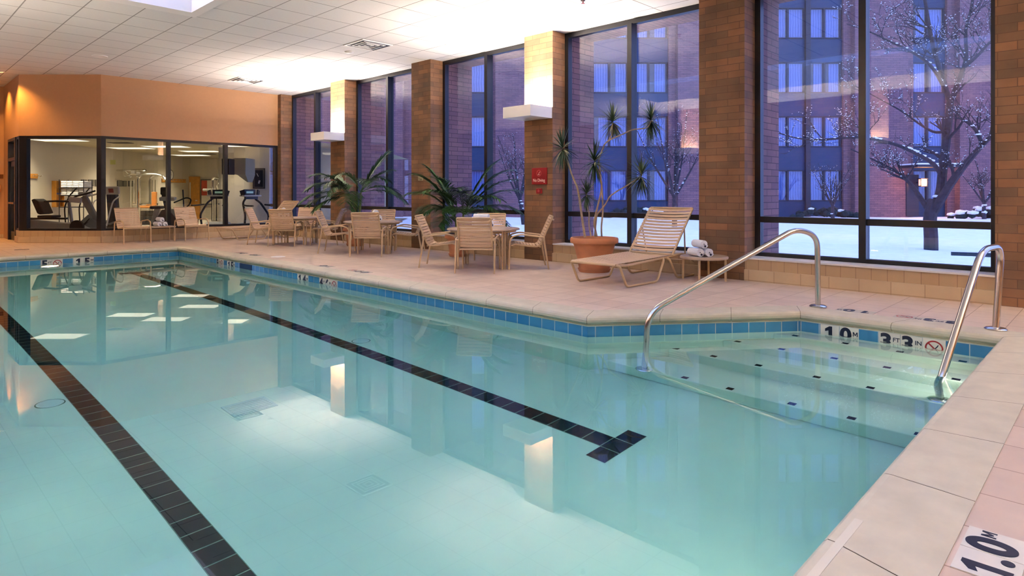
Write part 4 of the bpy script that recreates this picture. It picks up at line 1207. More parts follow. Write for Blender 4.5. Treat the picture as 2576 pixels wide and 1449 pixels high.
# upright bike with black shell
r = gthing('upright_bike', 'dark upright exercise machine with a light console, behind the rolled towels', 'exercise bike', 415, 17.8)
m = MB(); m.prism([(-0.45, 0.05), (0.45, 0.05), (0.40, 0.36), (0.16, 0.62), (-0.02, 0.60), (-0.16, 0.36)], -0.15, 0.15, Mx); lb(m, 'base_shell', M_darkblue, r, bevel=0.02)
lb(MB().bar((-0.34, -0.02, 0.1), (-0.20, 0, 0.62), 0.12, 0.14), 'seat_post', M_grey_pl, r, bevel=0.01)
lb(MB().cbox((-0.22, 0, 0.66), (0.30, 0.26, 0.09)), 'seat', M_black_pl, r, bevel=0.03)
lb(MB().bar((0.10, 0, 0.55), (-0.02, 0, 1.10), 0.10, 0.14), 'column', M_black_pl, r, bevel=0.01)
lb(MB().cbox((0.20, -0.03, 0.93), (0.42, 0.14, 0.10), Matrix.Rotation(0.2, 4, 'X')), 'console', M_lgrey, r, bevel=0.015)
lb(MB().cbox((-0.02, 0.04, 1.12), (0.20, 0.16, 0.22)), 'monitor', M_black_pl, r, bevel=0.03)
lb(MB().tube(fillet([(0.36, -0.2, 0.80), (0.52, -0.22, 0.86), (0.70, -0.2, 0.94), (0.84, -0.2, 0.90), (0.80, -0.2, 0.76), (0.55, -0.2, 0.5)], 0.08, 4), 0.02, 8), 'handlebar', M_black_pl, r, smooth=True)
lb(MB().tube([(0.48, 0.1, 0.60), (0.45, 0.1, 1.16)], 0.018, 8), 'swing_arm', M_black_pl, r, smooth=True)
# treadmills
def treadmill(u, d, rot, label):
    """console towards +y; the belt runs back towards -y"""
    r = gthing('treadmill', label, 'treadmill', u, d, 'treadmills in the gym', rot)
    m = MB(); m.box((-0.33, -1.05, 0.03), (-0.25, 0.5, 0.14)); m.box((0.25, -1.05, 0.03), (0.33, 0.5, 0.14)); lb(m, 'side_rails', M_grey_pl, r, bevel=0.01)
    lb(MB().box((-0.25, -1.03, 0.05), (0.25, 0.3, 0.115)), 'belt', M_black_pl, r)
    m = MB(); m.prism([(0.22, 0.04), (0.62, 0.04), (0.58, 0.16), (0.40, 0.24), (0.22, 0.18)], -0.33, 0.33, Matrix(((0, 0, 1, 0), (1, 0, 0, 0), (0, 1, 0, 0), (0, 0, 0, 1)))); lb(m, 'motor_cover', M_grey_pl, r, bevel=0.01)
    for s in (-1, 1):
        lb(MB().tube(fillet([(s * 0.36, 0.20, 0.08), (s * 0.38, 0.12, 0.45), (s * 0.28, 0.36, 0.80), (s * 0.16, 0.42, 0.90)], 0.1, 4), 0.028, 8), 'upright', M_black_pl, r, smooth=True)
        lb(MB().tube(fillet([(s * 0.34, 0.25, 0.74), (s * 0.42, 0.0, 0.72), (s * 0.43, -0.25, 0.72)], 0.06, 4), 0.022, 8), 'handrail', M_black_pl, r, smooth=True)
    lb(MB().cbox((0, 0.40, 0.99), (0.56, 0.20, 0.04)), 'tray', M_lgrey, r, bevel=0.01)
    c = lb(MB().cbox((0, 0.46, 1.08), (0.36, 0.05, 0.17), Matrix.Rotation(0.0, 4, 'X')), 'console', M_black_pl, r, bevel=0.01)
    MB().cbox((0, 0.434, 1.085), (0.22, 0.004, 0.06)).build('display', emission('display_green', (0.03, 0.30, 0.16, 1), 0.16), c, world=False)
    for s in (-1, 1):
        lb(MB().bar((s * 0.23, 0.40, 1.0), (s * 0.27, 0.42, 1.14), 0.03, 0.12), 'cup_holder', M_black_pl, r)
    lb(MB().cbox((0, 0.38, 0.93), (0.40, 0.06, 0.07)), 'crossbar', M_black_pl, r)
    return r
treadmill(532, 17.9, 0.0, 'black treadmill seen head-on in the middle gym pane, with a light tray')
treadmill(655, 17.3, math.radians(60), 'black treadmill with a green display, under the framed picture')
treadmill(592, 20.2, math.radians(10), 'black treadmill half hidden behind the gym mullion under the television')

# wall things in the gym
def on_left(u, v, back=0.0):
    """a point on the left gym wall (lateral offset -13.2) seen at pixel (u, v)"""
    d = -13.2 / ((u - CX) / FPX)
    return d, EYE - (v - HY) / FPX * d
def left_panel(name, label, cat, u0, u1, v0, v1, mt, thick=0.04, group=None):
    d0, _ = on_left(u0, v0); d1, _ = on_left(u1, v1); dm = (d0 + d1) / 2
    z0 = EYE - (v1 - HY) / FPX * dm; z1 = EYE - (v0 - HY) / FPX * dm
    p = do(dm, -13.2, (z0 + z1) / 2)
    r = thing(name, label, cat, p, RG, group)
    return r, (d1 - d0) / 2, (z1 - z0) / 2
r, hd, hz = left_panel('coat_rack', 'honey wood peg rail on the gym wall, beside the angled window post', 'coat rack', 70, 93, 437, 449, M_wood)
lb(MB().box((0.0, -hd - 0.35, -hz), (0.03, hd, hz)), 'board', M_wood, r, bevel=0.005)
for k in range(4): lb(MB().tube([(0.03, -hd + 0.1 + k * hd * 0.6, 0), (0.10, -hd + 0.1 + k * hd * 0.6, 0.02)], 0.012, 8), 'peg', M_chrome, r)
r, hd, hz = left_panel('magazine_rack', 'orange wooden magazine rack on the gym wall', 'rack', 130, 151, 455, 521, M_wood)
m = MB(); m.box((0, -hd, -hz), (0.02, hd, hz)); m.box((0.02, -hd, -hz), (0.13, -hd + 0.02, hz)); m.box((0.02, hd - 0.02, -hz), (0.13, hd, hz)); m.box((0.02, -hd, -hz), (0.13, hd, -hz + 0.02)); lb(m, 'case', M_wood, r)
for k in range(3): lb(MB().box((0.02, -hd + 0.02, -hz + 0.15 + k * 0.2), (0.13, hd - 0.02, -hz + 0.165 + k * 0.2)), 'shelf', M_wood, r)
for k in range(2):
    o = MB().box((0.03, -hd + 0.05, 0), (0.11, hd - 0.05, 0.025)).build('magazine', mat('magazine_cover_%d' % k, (lin(90, 84, 120), lin(60, 66, 110))[k], 0.4))
    o.location = do(-13.2 / ((140 - CX) / FPX), -13.2, 0.0); o.location.z = r.location.z + (-hz + 0.365 + k * 0.026); o.rotation_euler = (0, 0, RG)
    tag(o, ('purple magazine lying under another in the orange rack', 'blue magazine lying on top in the orange rack')[k], 'magazine')
r = gthing('towel_shelf', 'dark wire shelf stacked with folded white towels, against the gym wall', 'shelf', 190, 17.9)
PS = lambda u, v, y=0.0: Vector(((u - 190) / FPX * 17.9, y, EYE - (v - HY) / FPX * 17.9))
m = MB()
for u in (160.5, 221):
    for y in (-0.18, 0.18): m.tube([(PS(u, 0).x, y, 0.0), (PS(u, 0).x, y, PS(0, 452).z)], 0.012, 6)
lb(m, 'posts', M_black_pl, r)
for v in (472, 491, 520, 560): lb(MB().box((PS(160, v).x, -0.2, PS(0, v).z - 0.02), (PS(222, v).x, 0.2, PS(0, v).z)), 'wire_shelf', M_black_pl, r)
tw = None
for row, vb in enumerate((472, 491)):
    for cx_ in range(4):
        for k in range(4 if row else 4):
            w = 0.155
            x = PS(162, 0).x + 0.085 + cx_ * 0.168; z = PS(0, vb).z + 0.001 + k * 0.046
            loc = r.location + (RT * x) ; loc = Vector((loc.x, loc.y, z))
            lbx = 'white folded towel stacked on the %s of the wire shelf in the gym' % ('upper level', 'level below')[row]
            if tw is None:
                tw = MB().box((-w / 2, -0.16, 0), (w / 2, 0.16, 0.044)).build('folded_towel', M_towel, bevel=0.014); tag(tw, lbx, 'towel', 'folded towels on the upper shelf'); tw.location = loc; tw.rotation_euler = (0, 0, RG)
            else:
                c = tw.copy(); col.objects.link(c); c.location = loc; c['label'] = lbx; c['group'] = 'folded towels on the %s shelf' % ('upper', 'lower')[row]
# little framed notices on the left wall
for k, (u0, u1, v0, v1) in enumerate(((203, 217, 452, 468), (221, 235, 452, 468), (238, 246, 452, 468), (294, 306, 454, 469), (308, 318, 455, 469), (322, 334, 455, 469))):
    r, hd, hz = left_panel('wall_notice', 'small grey framed notice, %s from the towel shelf along the gym wall' % ('first', 'second', 'third', 'fourth', 'fifth', 'sixth')[k], 'picture', u0, u1, v0, v1, M_mull, group='framed notices in the gym')
    lb(MB().box((0, -hd, -hz), (0.02, hd, hz)), 'frame', mat('notice_frame', lin(60, 58, 54), 0.5), r)
    lb(MB().box((0.02, -hd * 0.85, -hz * 0.85), (0.023, hd * 0.85, hz * 0.85)), 'sheet', mat('notice_sheet', lin(120, 116, 104), 0.6), r)
def far_panel(u, v, d): return Vector((((u) - CX) / FPX * d, 0, EYE - (v - HY) / FPX * d))
r, hd, hz = left_panel('coat_rack', 'honey wood peg rail on the gym wall beside the wooden door', 'coat rack', 406, 466, 450, 459, M_wood)
lb(MB().box((0.0, -hd, -hz), (0.03, hd, hz)), 'board', M_wood, r, bevel=0.005)
for k in range(7): lb(MB().tube([(0.03, -hd + 0.2 + k * hd * 0.27, 0.0), (0.10, -hd + 0.2 + k * hd * 0.27, 0.02)], 0.014, 8), 'peg', M_chrome, r)
# door, clock, poster, television, pictures
dD = 25.95
x0, x1 = (471 - CX) / FPX * dD, (503 - CX) / FPX * dD
p = do(dD, (x0 + x1) / 2)
dr = bpy.data.objects.new('door_2', None); col.objects.link(dr); dr.location = p; dr.rotation_euler = (0, 0, RG); dr['kind'] = 'structure'
w = (x1 - x0) / 2
m = MB(); m.box((-w, -0.03, 0), (-w + 0.05, 0.03, 1.74)); m.box((w - 0.05, -0.03, 0), (w, 0.03, 1.74)); m.box((-w, -0.03, 1.69), (w, 0.03, 1.74)); lb(m, 'frame', M_wood, dr)
lf = lb(MB().box((-w + 0.05, -0.015, 0.005), (w - 0.05, 0.02, 1.69)), 'leaf', M_wood, dr)
MB().box((-w + 0.10, -0.02, 0.55), (-w + 0.15, -0.015, 1.5)).build('pane', M_lgrey, lf, world=False)
MB().box((w - 0.16, -0.05, 0.74), (w - 0.08, -0.015, 0.78)).build('handle', M_steel, lf, world=False)
d_, z_ = on_left(428, 440)
r = thing('wall_clock', 'round white clock on the gym wall next to a mullion', 'clock', do(d_, -13.2, z_), RG)
R1 = Matrix.Rotation(PI / 2, 4, 'Y')
lb(MB().lathe((0, 0, 0), [(0.0, 0.03), (0.17, 0.03)], 28, cap=False), 'face', M_white, r).matrix_basis = R1
lb(MB().lathe((0, 0, 0), [(0.17, 0.035), (0.20, 0.03), (0.20, 0.0)], 28, cap=False), 'rim', M_black_pl, r).matrix_basis = R1
m = MB(); m.box((0.033, -0.004, 0), (0.036, 0.004, 0.12)); m.box((0.033, 0, -0.004), (0.036, 0.09, 0.004)); lb(m, 'hands', M_black_pl, r)
r = gthing('wall_phone', 'small pale telephone box on the gym wall beside the wooden door', 'phone', 465, 25.9); r.location.z = EYE - (474 - HY) / FPX * 25.9
lb(MB().box((-0.05, -0.05, -0.1), (0.05, 0.0, 0.1)), 'body', M_lgrey, r, bevel=0.01); lb(MB().box((-0.04, -0.08, -0.09), (-0.01, -0.05, 0.09)), 'handset', M_lgrey, r, bevel=0.008)
r = gthing('framed_poster', 'wide framed poster with a red band, on the far gym wall beside the wooden door', 'poster', 538, 25.9); r.location.z = 1.22
lb(MB().box((-0.52, -0.03, -0.62), (0.52, 0.0, 0.40)), 'frame', M_black_pl, r); lb(MB().box((-0.49, -0.034, -0.59), (0.49, -0.03, 0.37)), 'sheet', M_offwhite, r)
lb(MB().box((-0.49, -0.036, -0.25), (-0.26, -0.034, 0.36)), 'red_band', mat('poster_red', lin(180, 60, 36), 0.5), r)
dT = 18.2
r = gthing('television', 'black television on a pale wall bracket box, at the top of the far gym pane', 'television', 579, dT); r.location.z = EYE - (419 - HY) / FPX * dT
lb(MB().box((-0.22, -0.06, -0.23), (0.0, 0.30, 0.23)), 'casing', M_black_pl, r, bevel=0.015); lb(MB().box((-0.20, -0.065, -0.2), (-0.02, -0.06, 0.2)), 'screen', mat('tv_screen', lin(10, 12, 16), 0.08), r)
r = gthing('wall_cabinet', 'pale boxed bracket with a tapering foot, holding the television on the gym wall', 'bracket', 606, 19.0); r.location.z = EYE - (419 - HY) / FPX * 19.0
M_bracket = mat('bracket_paint', lin(176, 164, 138), 0.7); lb(MB().box((-0.20, -0.1, -0.24), (0.18, 0.6, 0.25)), 'box', M_bracket, r); 
m = MB(); m.add([(-0.08, -0.1, -0.24), (0.18, -0.1, -0.24), (0.18, 0.6, -0.24), (-0.08, 0.6, -0.24), (0.06, 0.3, -0.46), (0.10, 0.3, -0.46), (0.10, 0.6, -0.46), (0.06, 0.6, -0.46)], [(0, 1, 5, 4), (1, 2, 6, 5), (2, 3, 7, 6), (3, 0, 4, 7), (4, 5, 6, 7)]); lb(m, 'foot', M_bracket, r)
for k, (u, lab) in enumerate(((652, 'dark framed picture above the treadmill with the green display'), (704, 'dark framed picture cut off by the last gym window post'))):
    r = gthing('framed_picture', lab, 'picture', u, 19.85, 'pictures on the gym wall'); r.location.z = 1.52
    hw, hh = 0.19, 0.32 if k == 0 else 0.42
    lb(MB().box((-hw, -0.03, -hh), (hw, 0, hh)), 'frame', mat('bronze_frame', lin(64, 52, 40), 0.4), r); lb(MB().box((-hw + 0.03, -0.033, -hh + 0.03), (hw - 0.03, -0.03, hh - 0.03)), 'mat_border', mat('picture_mat', lin(96, 90, 76), 0.6), r)
    pr = lb(MB().box((-hw + 0.06, -0.036, -hh + 0.06), (hw - 0.06, -0.033, hh - 0.06)), 'print', mat('picture_dark', lin(20, 22, 22), 0.3), r)
    MB().bar((-0.06, -0.038, 0.16), (-0.01, -0.038, 0.06), 0.002, 0.02).build('pale_stroke', M_lgrey, pr, world=False)
    MB().bar((0.0, -0.038, -0.16), (0.03, -0.038, -0.06), 0.002, 0.05).build('pale_figure', M_lgrey, pr, world=False)
r = gthing('hanging_sign', 'small yellow-green paper sign hanging in the gym', 'sign', 284, 19.5); r.location.z = EYE - (408 - HY) / FPX * 19.5
lb(MB().box((-0.08, -0.005, -0.07), (0.08, 0.005, 0.07)), 'card', mat('yellow_card', lin(200, 206, 120), 0.6), r); lb(MB().tube([(0, 0, 0.07), (0, 0, GC - r.location.z)], 0.003, 5), 'cord', M_lgrey, r)
# fluorescent ceiling lights of the gym
for k, (u, v, L_, lab) in enumerate(((150, 352, 1.2, 'above the recumbent bike'), (418, 368, 1.2, 'in the second gym pane'), (505, 380, 1.2, 'over the wooden door side'), (480, 390, 1.2, 'deepest in the gym'), (592, 366, 0.6, 'at the top of the last gym pane'), (330, 372, 1.2, 'above the weight machine'))):
    d = (GC - EYE) * FPX / (HY - v); p = do(d, (u - CX) / FPX * d, GC)
    r = thing('ceiling_light', 'fluorescent ceiling light panel %s' % lab, 'ceiling light', p, RG, 'gym ceiling lights')
    lb(MB().box((-L_ / 2 - 0.02, -0.32, -0.012), (L_ / 2 + 0.02, 0.32, 0.0)), 'frame', M_white, r)
    lb(MB().box((-L_ / 2, -0.30, -0.016), (L_ / 2, 0.30, -0.012)), 'diffuser', emission('fluorescent_panel', (1.0, 0.90, 0.66, 1), 0.6), r)
    add_light('tube_light', 'AREA', (0, 0, -0.02), 13 * L_, (1.0, 0.88, 0.66), (0, 0, 0), r, shape='RECTANGLE', size=L_ * 0.95, size_y=0.55, spread=math.radians(100))
for k, (u, v) in enumerate(((303, 359), (520, 387))):
    d = (GC - EYE) * FPX / (HY - v); p = do(d, (u - CX) / FPX * d, GC)
    r = thing('gym_vent', 'dark vent in the gym ceiling, %s' % ('by the corner post' if k == 0 else 'near the far lights'), 'vent', p, RG, 'gym ceiling vents')
    lb(MB().box((-0.3, -0.15, -0.01), (0.3, 0.15, 0)), 'frame', M_grille, r)
    m = MB()
    for j in range(5): m.box((-0.28, -0.13 + j * 0.06, -0.016), (0.28, -0.11 + j * 0.06, -0.01))
    lb(m, 'louver', mat('vent_grey', lin(80, 76, 66), 0.6), r)

# recessed lamps over the passage and small plates on its wall
for (x, y, e, sp_, lab) in ((2.04, 16.84, 60, 124, 'recessed ceiling lamp in front of the angled gym wall'), (2.08, 18.3, 40, 120, 'recessed ceiling lamp over the gym door'), (0.6, 17.6, 55, 110, 'recessed ceiling lamp over the passage')):
    r = thing('downlight', lab, 'lamp', (x, y, CEIL), 0, 'recessed lamps over the passage')
    MB().lathe((0, 0, 0), [(0.06, -0.002), (0.085, -0.008), (0.09, 0.0)], 24, cap=False).build('trim_ring', M_white, r, world=False)
    MB().lathe((0, 0, 0), [(0.0, 0.03), (0.06, 0.03), (0.06, -0.002)], 24, cap=False).build('lamp_bowl', emission('lamp_glow', (1.0, 0.5, 0.15, 1), 6.0), r, world=False)
    add_light('lamp', 'SPOT', (0, 0, -0.03), e, (1.0, 0.48, 0.10), (0, 0, 0), r, spot_size=math.radians(sp_), spot_blend=0.75, shadow_soft_size=0.04)
r = gthing('wall_plate', 'small dark plate on the orange wall left of the gym door', 'wall plate', 3, 14.95); r.location.z = EYE - (444 - HY) / FPX * 14.95
lb(MB().box((-0.06, -0.02, -0.05), (0.05, 0, 0.05)), 'plate', mat('brown_plate', lin(110, 64, 30), 0.5), r)
r = gthing('thermostat', 'pale box on the orange wall below the dark plate', 'thermostat', 0, 14.95); r.location.z = EYE - (474 - HY) / FPX * 14.95
lb(MB().box((-0.06, -0.03, -0.09), (0.03, 0, 0.09)), 'body', mat('tan_box', lin(190, 130, 80), 0.5), r, bevel=0.008)
# ---------------------------------------------------------------- outside: snow, hotel wing, trees
rng = random.Random(9)
GZ = -0.05
m = MB(); nx, ny = 44, 60
X0, X1, Y0, Y1 = 8.0, 62.0, -32.0, 62.0
def gh(x, y):
    h = 0.02 * math.sin(x * 1.1 + y * 0.7) + 0.015 * math.sin(x * 2.3 - y * 1.9) + 0.012 * math.sin(y * 3.1 + 1)
    return GZ + h * min(1, (x - 8.0) / 2)
vs, fs = [], []
for i in range(nx + 1):
    for j in range(ny + 1):
        x = X0 + (X1 - X0) * (i / nx) ** 1.6; y = Y0 + (Y1 - Y0) * j / ny
        vs.append((x, y, gh(x, y)))
for i in range(nx):
    for j in range(ny):
        a = i * (ny + 1) + j
        fs.append((a, a + ny + 1, a + ny + 2, a + 1))
m.add(vs, fs)
gs = struct('ground_snow', m, M_snow, smooth=True)

# hotel wing: its front faces the camera squarely, about 30 m away
HD = 30.0
r = thing('hotel_building', 'brick hotel wing with columns of curtained windows across the snow', 'building', do(HD, 0, 0), RG)
hx = lambda u: (u - CX) / FPX * HD
hz = lambda v: EYE - (v - HY) / FPX * HD
bays = [(120, 305), (590, 770), (1040, 1228), (1490, 1682), (1945, 2122), (2297, 2383), (2760, 2940)]
M_hpane = mat('hotel_window_glass', lin(70, 92, 150), 0.08, spec=0.8)
M_curt = bpy.data.materials.new('sheer_curtain'); M_curt.use_nodes = True
_n = M_curt.node_tree; _w = _n.nodes.new('ShaderNodeTexWave'); _t = _n.nodes.new('ShaderNodeTexCoord'); _r = _n.nodes.new('ShaderNodeValToRGB')
_w.inputs['Scale'].default_value = 2.6; _w.inputs['Distortion'].default_value = 2.0; _w.inputs['Detail'].default_value = 2
_r.color_ramp.elements[0].color = lin(58, 88, 156); _r.color_ramp.elements[1].color = lin(98, 124, 194)
_n.links.new(_t.outputs['Object'], _w.inputs[0]); _n.links.new(_w.outputs[0], _r.inputs[0]); _n.links.new(_r.outputs[0], _n.nodes['Principled BSDF'].inputs['Base Color'])
_n.nodes['Principled BSDF'].inputs['Roughness'].default_value = 0.9
ZT_ = 20.0
prev = -700
edges = []
for a, b2 in bays + [(3300, 3300)]:
    edges.append((prev, a)); prev = b2
for k, (a, b2) in enumerate(edges):
    mm = MB().box((hx(a), 0.0, -0.4), (hx(b2), 0.6, ZT_))
    if b2 - a > 150:
        mm.box((hx(a) + 0.35, -0.35, -0.4), (hx(b2) - 0.45, 0.0, ZT_))
    o = lb(mm, 'brick_pier', M_outbrick, r)
for a, b2 in bays:
    x0, x1 = hx(a), hx(b2); xm = (x0 + x1) / 2; two = (b2 - a) > 120
    wins = [(x0 + 0.05, xm - 0.12), (xm + 0.12, x1 - 0.05)] if two else [(x0 + 0.05, x1 - 0.05)]
    lb(MB().box((x0, 0.45, -0.4), (x1, 0.6, ZT_)), 'recess_wall', M_mull, r)
    if two: lb(MB().box((xm - 0.11, 0.0, -0.4), (xm + 0.11, 0.45, ZT_)), 'post', M_mull, r)
    tops = [-393.0, -256.3, -119.5, 17.3, 155.0, 291.6, 428.0]
    for fl_, vt in enumerate(tops):
        zt, zb = hz(vt), hz(vt + 78)
        zn = hz(tops[fl_ + 1]) if fl_ + 1 < len(tops) else -0.2
        lb(MB().box((x0, 0.16, zn), (x1, 0.40, zb)), 'spandrel', M_spandrel, r)
        for wa, wb in wins:
            wm = (wa + wb) / 2 - (0.05 if (wb - wa) > 1 else 0)
            f = MB(); f.box((wa, 0.12, zb), (wb, 0.24, zb + 0.05)); f.box((wa, 0.12, zt - 0.05), (wb, 0.24, zt)); f.box((wa, 0.12, zb), (wa + 0.05, 0.24, zt)); f.box((wb - 0.05, 0.12, zb), (wb, 0.24, zt)); f.box((wm - 0.05, 0.12, zb), (wm + 0.05, 0.24, zt))
            fr = lb(f, 'window', M_mull, r)
            for pa, pb in ((wa + 0.05, wm - 0.05), (wm + 0.05, wb - 0.05)):
                c0 = rng.choice((0.0, 0.0, 0.35))
                MB().box((pa + (pb - pa) * c0, 0.30, zb + 0.05), (pb, 0.34, zt - 0.05)).build('curtain', M_curt, fr, world=False)
            MB().box((wa + 0.05, 0.17, zb + 0.05), (wb - 0.05, 0.18, zt - 0.05)).build('pane', M_glass, fr, world=False)
    lb(MB().box((x0, 0.0, hz(tops[0]) + 0.0), (x1, 0.4, ZT_)), 'top_spandrel', M_spandrel, r)
# entrance canopy with a wall lantern under it
r = thing('entrance_canopy', 'dark flat canopy over the lit hotel entrance, behind the big tree', 'canopy', do(28.6, (2350 - CX) / FPX * 28.6, 0), RG)
lb(MB().box((-1.0, -0.4, hz(421) - 0.06), (1.1, 1.0, hz(421) + 0.06)), 'roof_slab', M_mull, r)
lb(MB().box((-1.0, -0.4, hz(421) + 0.06), (1.1, 1.0, hz(421) + 0.12)), 'snow_cap', M_snow, r)
lb(MB().box((-0.62, 1.0, 0.0), (-0.05, 1.06, hz(440))), 'door_panel', M_mull, r)
pl = at(2321, 459, 29.2)
r = thing('wall_lantern', 'glowing orange lantern on the hotel wall behind the big snowy tree', 'lamp', pl, RG)
lb(MB().box((-0.13, -0.1, -0.15), (0.13, 0.1, 0.15)), 'glass_box', emission('lantern_glow', (1.0, 0.27, 0.03, 1), 0.85), r)
m = MB(); m.box((-0.17, -0.14, 0.15), (0.17, 0.14, 0.19))
for sx in (-1, 1):
    for sy in (-1, 1): m.box((sx * 0.13 - 0.015, sy * 0.1 - 0.015, -0.17), (sx * 0.13 + 0.015, sy * 0.1 + 0.015, 0.15))
m.box((-0.15, -0.12, -0.19), (0.15, 0.12, -0.15)); lb(m, 'lantern_cage', M_mull, r)
lb(MB().bar((0, 0.1, 0.0), (0, 0.62, 0.0), 0.06, 0.06), 'bracket', M_mull, r)
add_light('lantern_light', 'POINT', (0, -0.25, 0), 60, (1.0, 0.4, 0.12), parent=r, shadow_soft_size=0.1)

def grow(m, snow, p, d, L, rad, depth, rng, spread, tips, up=0.15):
    """a twisting branch that forks; collects tube geometry and snow clods on its upper side"""
    pts = [p.copy()]; n = 5; dd = d.copy()
    for k in range(n):
        dd = (dd + Vector((rng.uniform(-1, 1), rng.uniform(-1, 1), rng.uniform(-0.6, 0.8))) * 0.16).normalized()
        pts.append(pts[-1] + dd * (L / n))
    rs = [rad * (1 - 0.45 * k / n) for k in range(n + 1)]
    m.tube(pts, rs, 5 if rad > 0.012 else 4, caps=False)
    for k in range(1, n + 1):
        if rng.random() < snow[1]:
            s = max(rs[k] * 0.9, 0.0065) * rng.uniform(0.6, 1.7)
            snow[0].ico(pts[k] + Vector((rng.uniform(-1, 1) * s * 0.5, rng.uniform(-1, 1) * s * 0.5, rs[k] + s * 0.25)), s, 1, (1.25, 1.25, 0.7))
    if depth <= 0: return
    for k in range(rng.choice((2, 3, 3))):
        t = rng.uniform(0.35, 1.0); i = min(int(t * n), n - 1)
        q = pts[i].lerp(pts[i + 1], t * n - i)
        v = (dd + Vector((rng.uniform(-1, 1), rng.uniform(-1, 1), rng.uniform(-0.7, 1.0))) * spread + Vector((0, 0, up))).normalized()
        grow(m, snow, q, v, L * rng.uniform(0.5, 0.8), max(rs[i] * 0.58, 0.0035), depth - 1, rng, spread, tips, up)

def limb(m, snow, pts, r0, r1, rng, sub, depth, sl, snowy=0.0):
    sm = fillet(pts, 0.25, 3)
    rs = [r0 + (r1 - r0) * i / (len(sm) - 1) for i in range(len(sm))]
    m.tube(sm, rs, 8, caps=True)
    for i in range(len(sm) - 1):
        L = (sm[i + 1] - sm[i]).length
        for _ in range(max(1, int(L / 0.05))):
            if rng.random() < snowy:
                t = rng.random(); q = sm[i].lerp(sm[i + 1], t); s = rs[i] * rng.uniform(0.4, 0.85) * (1.35 if snowy > 0.3 else 1.0) + 0.005
                snow[0].ico(q + Vector((rng.uniform(-.3, .3) * rs[i], rng.uniform(-.3, .3) * rs[i], rs[i] * 0.85)), s, 1, (1.3, 1.3, 0.6))
    for _ in range(sub):
        t = rng.uniform(0.25, 1.0); f = t * (len(sm) - 1); i = min(int(f), len(sm) - 2)
        q = sm[i].lerp(sm[i + 1], f - i); tang = (sm[i + 1] - sm[i]).normalized()
        v = (tang * 0.7 + Vector((rng.uniform(-1, 1), rng.uniform(-1, 1), rng.uniform(-0.4, 0.9)))).normalized()
        grow(m, snow, q, v, sl * rng.uniform(0.7, 1.2), max(rs[i] * 0.45, 0.006), depth, rng, 0.75, None)

# the big tree close to the window
rng = random.Random(21)
TD = 12.5
tp = do(TD, (2342 - CX) / FPX * TD, GZ)
r = thing('snowy_tree', 'large bare tree with snow on its branches, just outside the window beside the pool steps', 'tree', tp)
Q = lambda u, v, dd=0.0: at(u, v, TD + dd)
m, sn = MB(), [MB(), 0.22]
limb(m, sn, [Q(2342, 634), Q(2342, 590), Q(2338, 545), Q(2350, 505, .05)], 0.125, 0.115, rng, 0, 0, 0)
limb(m, sn, [Q(2350, 530), Q(2366, 490), Q(2372, 420), Q(2384, 330, .1), Q(2391, 255, .15)], 0.095, 0.065, rng, 5, 2, 0.5, 0.05)
limb(m, sn, [Q(2391, 260, .15), Q(2368, 190, .1), Q(2345, 110), Q(2333, 40), Q(2318, -60, -.2), Q(2300, -160, -.3)], 0.05, 0.022, rng, 12, 3, 0.5, 0.10)
limb(m, sn, [Q(2391, 260, .15), Q(2415, 195, .3), Q(2432, 150, .4), Q(2428, 70, .4), Q(2445, 20, .5), Q(2460, -80, .6)], 0.05, 0.020, rng, 12, 3, 0.5, 0.08)
limb(m, sn, [Q(2425, 170, .3), Q(2460, 140, .1), Q(2500, 95, 0), Q(2560, 50, -.2)], 0.035, 0.015, rng, 9, 3, 0.45, 0.06)
limb(m, sn, [Q(2345, 540), Q(2385, 470, -.2), Q(2430, 410, -.4), Q(2480, 355, -.6), Q(2540, 300, -.7)], 0.085, 0.03, rng, 12, 3, 0.5, 0.08)
limb(m, sn, [Q(2470, 360, -.6), Q(2455, 325, -.6), Q(2430, 305, -.5), Q(2410, 296, -.4)], 0.035, 0.018, rng, 6, 2, 0.4, 0.5)
limb(m, sn, [Q(2345, 545), Q(2318, 500, .2), Q(2285, 455, .4), Q(2255, 430, .6), Q(2205, 405, .8), Q(2140, 375, .9)], 0.055, 0.012, rng, 12, 3, 0.45, 0.08)
limb(m, sn, [Q(2368, 440), Q(2350, 412, -.2), Q(2310, 388, -.4), Q(2260, 365, -.6), Q(2205, 350, -.7), Q(2140, 345, -.9), Q(2070, 352, -1.0), Q(2010, 350, -1.0), Q(1960, 335, -1.1)], 0.045, 0.010, rng, 14, 3, 0.42, 0.45)
limb(m, sn, [Q(2384, 330), Q(2350, 335, .3), Q(2310, 310, .5), Q(2270, 280, .6), Q(2215, 250, .7), Q(2150, 215, .9)], 0.03, 0.008, rng, 10, 3, 0.45, 0.12)
limb(m, sn, [Q(2385, 238, .15), Q(2345, 165, -.1), Q(2295, 130, -.3), Q(2240, 105, -.4), Q(2190, 80, -.5), Q(2130, 60, -.6)], 0.035, 0.008, rng, 11, 3, 0.45, 0.35)
lbk = m.build('branches', M_bark, r, smooth=True)
o = sn[0].build('snow', M_snow, r, smooth=True, kind='stuff')

